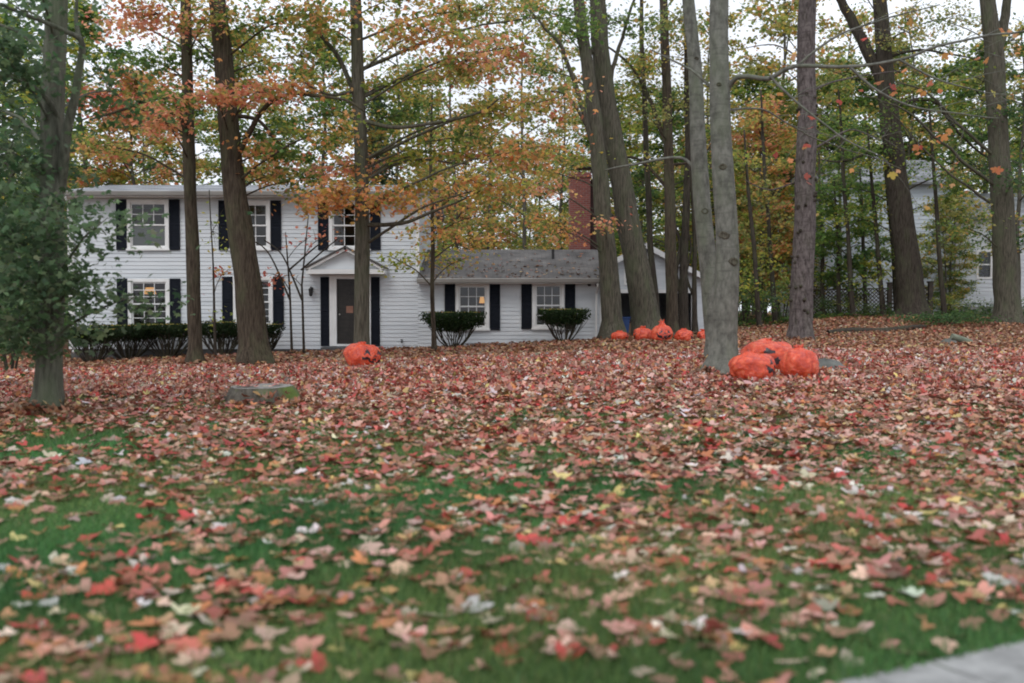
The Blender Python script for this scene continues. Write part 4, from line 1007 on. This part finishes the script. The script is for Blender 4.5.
for kind, px, Y, sc, lab in far:
    loc = on_ground(px, Y)
    if kind not in proto:
        if kind == 'A': o = far_tree("maple_tree", lab, loc, 17, .20, 1.8, 4.2, 44, ['green','green','dkgreen','yelgreen'])
        elif kind == 'B': o = far_tree("birch_tree", lab, loc, 16, .15, 2.0, 3.5, 33, ['yelgreen','olive','gold','green'])
        elif kind == 'C': o = far_tree("maple_tree", lab, loc, 15, .17, 2.2, 3.7, 38, ['orange','gold','mix','salmon'])
        elif kind == 'D': o = conifer("conifer_tree", lab, loc, 13, .18, 1.2, 2.3)
        else: o = far_tree("oak_tree", lab, loc, 17, .15, 3.8, 3.2, 23, ['olive','olive','gold','mix'], ncl=8, per=22)
        proto[kind] = o; o.scale = (sc[0], sc[0], sc[1]); o['group'] = GRP
    else:
        dup(proto[kind], loc, rng.uniform(0,6.28), sc, lab, GRP)

# the far edge of the wood, one mass of small trunks and leaves
def far_wood():
    b = MB(); L = []
    for k in range(330):
        a = rng.uniform(-.66,.62); Y = rng.uniform(92,135); x = a*Y; z = gz(x,Y); H = rng.uniform(9,17)*(1.15 if a > .2 or a < -.35 else .85)
        b.tube([Vector((x,Y,z-.2)), Vector((x+rng.normal(0,.3),Y,z+H*.5)), Vector((x+rng.normal(0,.6),Y,z+H*.95))], [.16,.11,.03], 5, cap=False)
        n = int(rng.uniform(200,330)*(1 if a > .2 else .55)); u = rng.beta(1.3,1.2,n)
        ncl = 14; cc = rng.normal(size=(ncl,3))*np.array([1.9,1.9,0]); cc[:,2] = rng.uniform(.06,1,ncl)*H
        j = rng.integers(0,ncl,n); pos = cc[j]+rng.normal(size=(n,3))*np.array([.8,.8,.5])+np.array([x,Y,z])
        L.append((pos, rng.uniform(.25,.6,n), pick(['green','green','yelgreen','olive','gold','dkgreen'][rng.integers(6)], n)))
    o = b.build("distant_wood", B_FAR, None, True); n0 = len(o.data.vertices)
    v, t, c = leaf_cloud(np.concatenate([l[0] for l in L]), np.concatenate([l[1] for l in L]), np.concatenate([l[2] for l in L]), RHOMB, .3, (-.3,.2))
    lv = tri_mesh("leaves", v, t, c, M_LEAF, o)
    o['kind'] = 'stuff'; lv['kind'] = 'stuff'; o['label'] = "far edge of the mixed autumn wood beyond both houses"; o['category'] = "wood"
far_wood()

# saplings and bushes of the rough ground at the back right
def bush(name, label, loc, R, H, pal, stems=6, ncl=26, per=26, size=.10, cat="shrub", shape=RHOMB):
    T = Tree(name, label, loc, cat); o = Vector(loc)
    for k in range(stems):
        a = k*2.4; tip = o+Vector((math.cos(a)*R*.5, math.sin(a)*R*.5, H*rng.uniform(.6,.95)))
        T.b.tube([o+Vector((math.cos(a)*.05,math.sin(a)*.05,-.08)), o.lerp(tip,.5)+Vector((0,0,H*.08)), tip], [.022,.014,.005], 5, cap=False)
    T.spray(o+Vector((0,0,H*.58)), (R,R,H*.45), ncl, pal, size=size, per=per, limb_from=False, shape=shape, clr=.32, twigs=False)
    return T.done(B_DARK, trunk_name="stems", crown_name="foliage")
bp = {}
bushes = [  # kind, px, Y, scale, label
 ('G', 760, 40, (1.0,1.0), "green bush left of the pine at the wood's edge"), ('Y', 782, 42, (1.1,1.2), "yellowish bush touching the pine's left side"),
 ('Y', 745, 44, (1.2,1.4), "yellowish bush right of the big beech trunk"), ('G', 826, 44.5, (.6,.6), "green bush right of the pine before the lattice"),
 ('Y', 848, 43.5, (.6,.5), "yellow-tinged bush against the lattice fence"), ('G', 872, 42.5, (.6,.4), "low green bush by the dark leaning trunk's left"),
 ('G', 962, 45.5, (.5,.5), "green bush under the neighbour's corner downspout"), ('G', 985, 45, (.55,.5), "rounded green bush below the neighbour's white wing window"),
 ('G', 1034, 41, (.7,.6), "green bush at the right edge behind the grey trunk"), ('Y', 945, 42, (.8,.55), "low yellow-green bush between trunk and white wing"),
 ('G', 728, 48, (1.3,1.6), "tall green bush behind the big beech"), ('Y', 808, 47, (1.2,1.7), "tall yellowish bush behind the pine"),
 ('G', 10, 24, (1.3,1.6), "dark green bush at the left edge behind the grey-green trunk"), ('G', 45, 29, (1.2,1.4), "dark green bush against the house's left corner"),
 ('G', -20, 17, (1.5,1.6), "near dark bush spilling in at the left edge"), ('Y', 700, 52, (1.3,1.8), "tall yellowish bush right of the garage"),
]
for kind, px, Y, sc, lab in bushes:
    loc = on_ground(px, Y)
    if kind not in bp:
        o = bush("shrub", lab, loc, 1.15, 1.9, ['dkgreen','green','bluegreen'] if kind == 'G' else ['yelgreen','olive','green'], size=.13)
        o.scale = (sc[0], sc[0], sc[1]); o['group'] = "wild shrubs round the lawn's edges"; bp[kind] = o
    else: dup(bp[kind], loc, rng.uniform(0,6.28), sc, lab, "wild shrubs round the lawn's edges")
for px, Y, top, pals, lab in ((846, 41.5, 150, ['green'], "leafy green sapling right of the pine"), (876, 42, 185, ['green','yelgreen'], "thin sapling left of the dark leaning trunk"), (890, 43, 170, ['yelgreen'], "sapling pressed close to the dark leaning trunk's left"),
        (937, 40.5, 165, ['olive','gold'], "dark thin sapling right of the dark leaning trunk"), (752, 39, 190, ['yelgreen','olive'], "thin sapling right of the big beech"), (768, 41, 150, ['olive','gold'], "golden-leaved sapling midway between beech and pine")):
    T = fg_tree("sapling", lab, Y, [(px+8,322),(px+6,300),(px+2,245),(px-4,top),(px-8,top-60)], [7,6,5,4,2], B_DARK,
        [(px-14,top+95,22,10,4,pals),(px+16,top+70,24,12,4,pals),(px-6,top+40,24,14,5,pals),(px+10,top+10,24,16,5,pals),(px-8,top-30,22,20,5,pals)], sides=7, flare=.1, size=.15, per=22)
    T.done(B_DARK)

# ivy and seedlings covering the ground below the fence
n = 5200; x = rng.uniform(9.5, 25, n); y = rng.uniform(39.8, 48, n); k = patch(x, y, .5, 8) + .25*sstep(40, 43, y) > rng.uniform(-.15,.35,n); x, y = x[k], y[k]; n = len(x)
v, t, c = leaf_cloud(np.stack([x, y, ground(x, y)+rng.gamma(1.6,.10,n)],1), rng.uniform(.12,.26,n), np.concatenate([pick('dkgreen', n//2), pick('green', n-n//2)])*.75, STAR, .6, (-.4,.3))
o = tri_mesh("ground_ivy", v, t, c, M_LEAF); o['kind'] = 'stuff'; o['label'] = "dark ivy and seedlings covering the ground below the lattice fence"; o['category'] = "ivy"
for px, Y, top, lab in ((838, 43.5, 215, "young maple with broad dark green leaves before the lattice fence"), (822, 46, 190, "young maple with fine green leaves hugging the pine's right side"), (864, 45, 205, "young maple with sparse leaves between two fence posts")):
    T = fg_tree("young_maple_tree", lab, Y, [(px+2,322),(px+1,300),(px,260),(px-2,top),(px-4,top-40)], [6,5,4.5,3,1.5], B_DARK,
        [(px-12,top+60,20,9,5,'green'),(px+14,top+45,20,9,6,['dkgreen','green']),(px,top+20,24,12,7,'green'),(px+10,top-5,20,12,5,['green','yelgreen']),(px-10,top-20,20,14,5,'green')], sides=7, flare=.1, size=.19, per=26)
    T.done(B_DARK)

# --- clipped shrubs by the house
def yew(label, px, Y, halfw, py_top, py_mid, group=None, name="yew_shrub"):
    hedge = name == "hedge_shrub"
    if hedge: py_mid -= 4
    base = on_ground(px, Y); T = Tree(name, label, base, "shrub", group); o = base
    ztop = P(px, py_top, Y).z; zmid = P(px, py_mid, Y).z; R = halfw/F*Y
    for k in range(30 if hedge else 14):
        a = k*2.4; rr = R*rng.uniform(.25,.95); tip = o+Vector((math.cos(a)*rr, math.sin(a)*rr*.55, zmid-o.z+rng.uniform(0,.2)))
        st = o+Vector((math.cos(a)*.10, math.sin(a)*.08, -.06)); m = st.lerp(tip,.5)+Vector((0,0,-.08))
        T.b.tube([st, m, tip], [.026,.018,.010], 6, cap=False)
        for j in range(2): T.b.tube([m, m.lerp(tip,.6)+Vector((rng.uniform(-.2,.2),rng.uniform(-.1,.1),.1)), tip+Vector((rng.uniform(-.3,.3),rng.uniform(-.2,.2),.05))], [.012,.008,.004], 4, cap=False)
    n = int((3600 if hedge else 5200)*R*R**.5)
    u = rng.uniform(0,2*math.pi,n); q = np.sqrt(rng.uniform(0,1,n)); h = rng.uniform(0,1,n)**.8
    H = ztop-zmid; lim = R*(.55+.5*np.sqrt(np.clip(h,0,1)))*(1+.08*np.sin(u*5)+.05*np.sin(u*11)); lim[h>.8] *= .94
    pos = np.stack([o.x+np.cos(u)*q*lim, o.y+np.sin(u)*q*lim*.6, zmid+h*H*(1+.05*np.sin(u*4))+rng.normal(0,.045 if hedge else .03,n)-.12*(1-q)*(1-h)], 1)
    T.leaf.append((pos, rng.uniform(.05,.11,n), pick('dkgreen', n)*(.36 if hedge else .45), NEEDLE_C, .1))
    m = 90; u = rng.uniform(0,2*math.pi,m); q = np.sqrt(rng.uniform(0,.9,m))     # fallen leaves lodged on the flat top
    T.leaf.append((np.stack([o.x+np.cos(u)*q*R, o.y+np.sin(u)*q*R*.6, np.full(m, ztop+.03)],1), rng.uniform(.06,.12,m), pick('gold', m), STAR, .8))
    return T.done(B_DARK, droop=0, trunk_name="stems", crown_name="foliage")
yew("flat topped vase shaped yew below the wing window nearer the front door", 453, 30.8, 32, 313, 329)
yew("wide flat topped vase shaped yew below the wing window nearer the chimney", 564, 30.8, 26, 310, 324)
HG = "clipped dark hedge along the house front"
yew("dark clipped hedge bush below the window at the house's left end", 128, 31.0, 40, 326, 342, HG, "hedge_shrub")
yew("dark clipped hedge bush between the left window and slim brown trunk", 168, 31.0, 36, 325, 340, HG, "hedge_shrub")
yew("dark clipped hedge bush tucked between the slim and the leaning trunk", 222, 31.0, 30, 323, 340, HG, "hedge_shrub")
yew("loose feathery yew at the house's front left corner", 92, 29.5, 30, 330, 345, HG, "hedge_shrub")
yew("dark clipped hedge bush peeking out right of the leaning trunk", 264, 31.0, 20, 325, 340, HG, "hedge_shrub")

# ------------------------------------------------------------------ orange leaf bags
def bag_mesh(seed, R, H, face, knot=.12, squash=1.0):
    nu, nv = 112, 64; V = []; Fc = []; MI = []; prt = []
    for j in range(nv+1):
        v = j/nv                                            # 0 bottom .. 1 knot
        for i in range(nu):
            a = 2*math.pi*i/nu
            th = math.pi*v
            r = math.sin(th)**.62 if 0 < v < 1 else 0
            z = (1-math.cos(th))/2
            z = z**.92
            fold = (.055*math.sin(a*9+seed)+.04*math.sin(a*17+seed*2.3)+.03*math.sin(a*5+2*v+seed*3))*max(0, v-.45)**1.0*1.7
            d = Vector((math.cos(a)*r, math.sin(a)*r, z*1.4))
            lump = .13*noise.noise(d*1.3+Vector((seed*7,0,0)))+.05*noise.noise(d*3.5+Vector((0,seed*5,0)))+.022*noise.noise(d*9+Vector((0,0,seed)))
            cr = .03*abs(noise.noise(d*6+Vector((seed,seed,0))))
            rr = R*r*(1+fold+lump-cr)
            x, y = math.cos(a)*rr, math.sin(a)*rr*squash
            zz = H*(z*(1+.10*noise.noise(d*2.2+Vector((0,0,seed*3)))))
            if v > .93: zz += knot*(v-.93)/.07; 
            if v < .14: zz = max(zz*.6, 0)
            V.append((x,y,zz))
    for j in range(nv):
        for i in range(nu):
            k = (i+1) % nu; Fc.append((j*nu+i, j*nu+k, (j+1)*nu+k, (j+1)*nu+i))
            a = 2*math.pi*(i+.5)/nu; v = (j+.5)/nv; MI.append(0)
            if face is not None:
                q_ = Vector((math.cos(a)*2.6, math.sin(a)*2.6, v*5+seed)); u = (a-face+math.pi) % (2*math.pi)-math.pi + .22*noise.noise(q_); w = v + .07*noise.noise(q_*1.3+Vector((5,0,0)))
                eye = any(abs(u-e) < .26*(1-(w-.56)/.13) and .56 < w < .69 for e in (-.42,.42))
                nose_ = abs(u) < .10*(1-(w-.49)/.07) and .49 < w < .56
                lo = .30+.16*(u/.8)**2; teeth = (abs(u+.2) < .1 and w > lo+.05) or (abs(u-.22) < .07 and w > lo+.06) or (abs(u) < .07 and w < lo+.05)
                mouth = abs(u) < .8 and lo < w < lo+.125-.06*(u/.8)**2 and not teeth
                if eye or nose_ or mouth: MI[-1] = 1
    # knot: gathered plastic tail
    me = bpy.data.meshes.new("leaf_bag"); me.from_pydata(V, [], Fc); me.materials.append(M_BAG); me.materials.append(M_PRINT)
    me.polygons.foreach_set("material_index", MI); me.polygons.foreach_set("use_smooth", [True]*len(Fc)); me.update(); return me
def bag_tie(root, R, H, knot):
    b = MB(); pts = []
    for k in range(6):
        a = k*1.05; b.tube([(0,0,H+knot*.2),(math.cos(a)*.03,math.sin(a)*.03,H+knot*.75),(math.cos(a)*(.07+.03*(k%2)),math.sin(a)*.07,H+knot*(1.0+.25*(k%3)))], [.022,.022,.012], 6)
    b.tube([(0,0,H+knot*.35),(0,0,H+knot*.55)], [.034,.034], 10)
    b.build("knot", M_BAG, root, True)
def bag(seed, px, Y, w_px, h_px, face_a, label, group, squash=1.0, tilt=(0,0), knot=.10):
    loc = on_ground(px, Y); R = w_px/2/F*Y/1.06; H = h_px/F*Y
    t = thing("leaf_bag", label, "leaf bag", loc+Vector((0,0,-.02)), 0, group); t.rotation_euler = (tilt[0], tilt[1], 0)
    link("bag", bag_mesh(seed, R, H, face_a, knot, squash), t); bag_tie(t, R, H, knot)
BG = "orange leaf bags standing on the lawn"
S = -math.pi/2                                              # face towards the street
bag(1.3, 362, 22.0, 40, 25, S+.85, "lone slumped orange leaf bag with black grin in front of the door trunk", BG, .9, (0,.03), .03)
bag(2.1, 753, 16.3, 50, 29, S+1.35, "broad orange leaf bag against the big beech's foot", BG, .9, (0,-.04), .03)
bag(3.7, 800, 16.7, 40, 31, S+1.9, "upright orange leaf bag with tufted top at the right of the front three", BG, 1.0, (-.12,.02), .06)
bag(4.2, 768, 17.9, 60, 33, S-.6, "pinkish orange leaf bag lying behind the two front bags", BG, .8, (0,0), .04)
bag(5.5, 620, 29.6, 18, 10, S+1.4, "smallest flattened orange bag by the wing corner trunk", BG, .9, (0,0), .03)
bag(6.1, 642.5, 29.2, 21, 14, S-1.6, "low orange bag just left of the tall knotted one", BG, .9, (0,.05), .04)
bag(7.4, 662, 28.6, 23, 17, S+.15, "tall knotted orange bag with a black grin below the leaning trunk", BG, 1.0, (0,0), .13)
bag(8.8, 684, 29.2, 20, 13, S+1.5, "low orange bag just right of the tall knotted one", BG, .9, (0,0), .04)
bag(9.6, 703, 30.5, 12, 11, S-1.4, "half hidden orange bag peeping out left of the beech trunks", BG, .9, (0,0), .03)

# ------------------------------------------------------------------ stump, rock, log
def lumpy(name, label, cat, loc, rx, ry, h, mat, seed, power=.5, cut=None):
    nu, nv = 48, 14; V = []; Fc = []; M = []
    for j in range(nv+1):
        v = j/nv
        for i in range(nu):
            a = 2*math.pi*i/nu; r = (1-v**2.2)**power if cut is None else 1.35-.42*v**.6
            k = 1+.14*noise.noise(Vector((math.cos(a)*1.8, math.sin(a)*1.8, v+seed)))+.08*math.sin(a*5+seed)*(1-v)+.06*noise.noise(Vector((math.cos(a)*6, math.sin(a)*6, v*3+seed)))
            V.append((math.cos(a)*rx*r*k, math.sin(a)*ry*r*k, -.1+(h+.1)*v+(.012*math.sin(a+.3)*v if cut else .05*noise.noise(Vector((math.cos(a)*2,math.sin(a)*2,seed)))*v)))
    for j in range(nv):
        for i in range(nu): k = (i+1) % nu; Fc.append((j*nu+i, j*nu+k, (j+1)*nu+k, (j+1)*nu+i))
    if cut is None: Fc.append(tuple(nv*nu+i for i in range(nu)))
    me = bpy.data.meshes.new(name); me.from_pydata(V, [], Fc); me.materials.append(mat); me.polygons.foreach_set("use_smooth", [True]*len(Fc)); me.update()
    if cut is None:
        o = link(name, me, None, loc); return tag(o, label, cat)
    t = thing(name, label, cat, loc); link("stump_side", me, t)
    top = [V[nv*nu+i] for i in range(nu)]; b = MB()
    b.poly([(x*.995,y*.995,z+.002) for x,y,z in top]); b.build("cut_face", cut, t)
    return t
lumpy("tree_stump", "low wide mossy tree stump with a pale flat cut top on the lawn", "stump", on_ground(261, 14.2), .46, .40, .21, M_STUMP, 2.0, cut=M_CUT)
lumpy("rock", "low grey mossy rock on the lawn right of the front orange bags", "rock", on_ground(826, 18.4), .42, .35, .22, M_ROCK, 5.0, power=.45)
q = on_ground(962, 27.5); t = thing("log_piece", "short cut log propped on the leaf litter near the right edge", "log", q)
b = MB(); b.tube([(-.28,0,.24),(0,0.02,.15),(.28,.05,.06)], [.085,.09,.085], 12, rough=.08); b.f.append(tuple(reversed(range(12)))); b.m.append(0); b.build("log", M_LOG, t, False)
lumpy("rock", "flat pale stone beside the propped log", "rock", on_ground(950, 27.6), .30, .25, .16, M_ROCK, 8.0, power=.4)
q0, q1 = on_ground(828, 33.5), on_ground(925, 35.0)
t = thing("fallen_trunk", "long dark fallen trunk lying along the wood's edge at the right", "log", q0); b = MB()
pts = [q0.lerp(q1, k/8) for k in range(9)]; pts = [Vector((p.x, p.y, gz(p.x,p.y)+.04+.03*math.sin(k))) for k, p in enumerate(pts)]
b.tube([p-q0 for p in pts], [.10,.11,.12,.12,.13,.13,.12,.11,.08], 10, rough=.25); b.build("log", B_DARK, t, True)
q = on_ground(945, 36.5); bush("brush_pile", "low dark heap of brush and ivy beside the dark leaning trunk", q, 2.1, .5, 'dkgreen', 8, 60, 26, .11, "brush")

# ------------------------------------------------------------------ fallen leaves and grass (uncountable)
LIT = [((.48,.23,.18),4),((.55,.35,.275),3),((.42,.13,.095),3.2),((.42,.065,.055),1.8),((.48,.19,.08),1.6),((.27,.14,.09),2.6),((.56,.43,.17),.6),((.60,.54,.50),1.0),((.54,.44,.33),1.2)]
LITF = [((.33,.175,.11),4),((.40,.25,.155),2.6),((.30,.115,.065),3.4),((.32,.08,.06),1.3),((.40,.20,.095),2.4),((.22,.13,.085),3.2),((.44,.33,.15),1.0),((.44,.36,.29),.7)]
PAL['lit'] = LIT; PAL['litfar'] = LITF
def scatter(n, y0, y1, wide, keep):
    y = np.sqrt(rng.uniform(y0*y0, y1*y1, n)); x = rng.uniform(-1, 1, n)*(y*wide+1.0)
    k = keep(x, y) > rng.uniform(0, 1, n); k &= road_d(x, y) < -.03
    return x[k], y[k]
def in_house(x, y): return ((x > xL-.05) & (x < xR+.05) & (y > HY-.12) & (y < HY+9)) | ((x > gxl) & (x < gxr) & (y > GY) & (y < GY+7))
def litter(n, y0, y1, shape, size, keep, lift, flat, curl, pal, wide=.72):
    x, y = scatter(n, y0, y1, wide, keep); m = ~in_house(x, y); x, y = x[m], y[m]; k = len(x)
    z = ground(x, y)+lift*rng.uniform(.2,1,k)
    return leaf_cloud(np.stack([x,y,z],1), size*rng.uniform(.55,1.25,k), pick(pal, k, .2), shape, flat, curl)
def dens_near(x, y): return np.clip(.66+.09*x+.50*patch(x,y,.9)+.35*patch(x,y,2.7,3)+.04*(y-5.0)-.40*sstep(-.9,-.1,road_d(x,y)), .06, 1)
def dens_mid(x, y): return np.clip(.60+.05*x+.50*patch(x,y,.55)+.40*patch(x,y,1.6,5)+.06*(y-9), .08, 1)
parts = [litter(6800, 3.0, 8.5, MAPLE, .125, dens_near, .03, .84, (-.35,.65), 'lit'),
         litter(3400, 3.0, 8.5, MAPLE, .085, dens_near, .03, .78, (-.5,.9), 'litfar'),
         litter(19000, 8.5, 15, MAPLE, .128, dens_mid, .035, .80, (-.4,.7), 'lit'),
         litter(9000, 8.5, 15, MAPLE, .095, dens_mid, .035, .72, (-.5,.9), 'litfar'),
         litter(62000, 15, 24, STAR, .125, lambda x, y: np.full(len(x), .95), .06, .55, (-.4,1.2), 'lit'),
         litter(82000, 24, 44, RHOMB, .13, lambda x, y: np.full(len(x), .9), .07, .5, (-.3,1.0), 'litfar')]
# drifts against the trunks, leaves on the stump
for bx, by, br in BASES + [(on_ground(261, 14.2).x, 14.2, .50)]:
    n = (int(420*br/.25) if by > 14.3 or by < 14.1 else 130) if by < 36 else 60; u = rng.uniform(0, 2*math.pi, n); d = rng.exponential(.20, n)+br*rng.uniform(.95,1.15,n)
    x, y = bx+np.cos(u)*d, by+np.sin(u)*d; z = ground(x, y)+.02+rng.uniform(0,1,n)*np.clip(.16-.5*(d-br), .02, .16)
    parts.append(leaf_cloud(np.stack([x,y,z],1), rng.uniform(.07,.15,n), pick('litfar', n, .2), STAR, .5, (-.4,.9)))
so = on_ground(261, 14.2); n = 16; u = rng.uniform(0,6.28,n); d = np.sqrt(rng.uniform(0,1,n))*.33
parts.append(leaf_cloud(np.stack([so.x+np.cos(u)*d, so.y+np.sin(u)*d, np.full(n, so.z+.23)],1), rng.uniform(.07,.13,n), pick('lit', n, .2), MAPLE, .9, (-.2,.5)))
n = 26; t_ = rng.uniform(-1.5, 3.5, n); d = rng.beta(1,2.5,n)*1.2       # a few on the sidewalk
parts.append(leaf_cloud(np.stack([SWP[0]+SWD[0]*t_+SWN[0]*d, SWP[1]+SWD[1]*t_+SWN[1]*d, np.full(n,.062)],1), rng.uniform(.05,.11,n), pick('lit', n, .2), MAPLE, .92, (-.2,.4)))
# leaves blown onto the roofs
n = 260; x = rng.uniform(xM, xR, n); v = rng.beta(1.0,2.2,n); y = HY-.5+v*3.9; z = zew+.125+(zRw-zW)*(v*3.9)/3.6+.02
parts.append(leaf_cloud(np.stack([x,y,z],1), rng.uniform(.07,.13,n), pick('litfar', n), STAR, .75, (-.3,.6)))
v, t, c = merge(parts); o = tri_mesh("fallen_leaves", v, t, c, M_FALLEN); o['kind'] = 'stuff'; o['label'] = "red, tan and pink maple leaves strewn over the lawn"; o['category'] = "leaves"

def grass(n, y0, y1, h, w, wide=.68):
    y = np.sqrt(rng.uniform(y0*y0, y1*y1, n)); x = rng.uniform(-1,1,n)*(y*wide+.8); k = road_d(x, y) < .03; x, y = x[k], y[k]; n = len(x)
    z = ground(x, y); hh = h*rng.uniform(.5,1.3,n)*(1+.35*np.sin(x*2.1+1)*np.sin(y*1.7)); a = rng.uniform(0,2*math.pi,n); ww = w*rng.uniform(.6,1.3,n)
    lx, ly = rng.normal(0,.45,n)*hh, rng.normal(0,.45,n)*hh; dx, dy = np.cos(a)*ww, np.sin(a)*ww
    V = np.stack([np.stack([x-dx,y-dy,z-.005],1), np.stack([x+dx,y+dy,z-.005],1), np.stack([x+lx,y+ly,z+hh],1)],1).reshape(-1,3)
    cs = np.array([(.085,.18,.055),(.115,.225,.065),(.065,.15,.055),(.15,.24,.08),(.22,.23,.11)]); x_ = np.sin(x*1.9+.7*np.sin(y*2.3))*np.sin(y*1.4+x*.5)
    c = cs[rng.choice(5,n,p=[.34,.28,.22,.11,.05])]*rng.normal(1.12,.16,(n,1))*(1+.28*x_)[:,None]; c[:,0] *= 1+.3*np.sin(x*.9-y*1.1)
    return V, np.arange(n*3).reshape(-1,3), np.repeat(c,3,axis=0)
parts = [grass(200000, 3.0, 7.5, .05, .0035), grass(170000, 7.5, 13, .038, .006), grass(110000, 13, 21, .034, .010)]
v, t, c = merge(parts); o = tri_mesh("grass", v, t, c, M_GRASS); o['kind'] = 'stuff'; o['label'] = "short green lawn grass between the fallen leaves"; o['category'] = "grass"
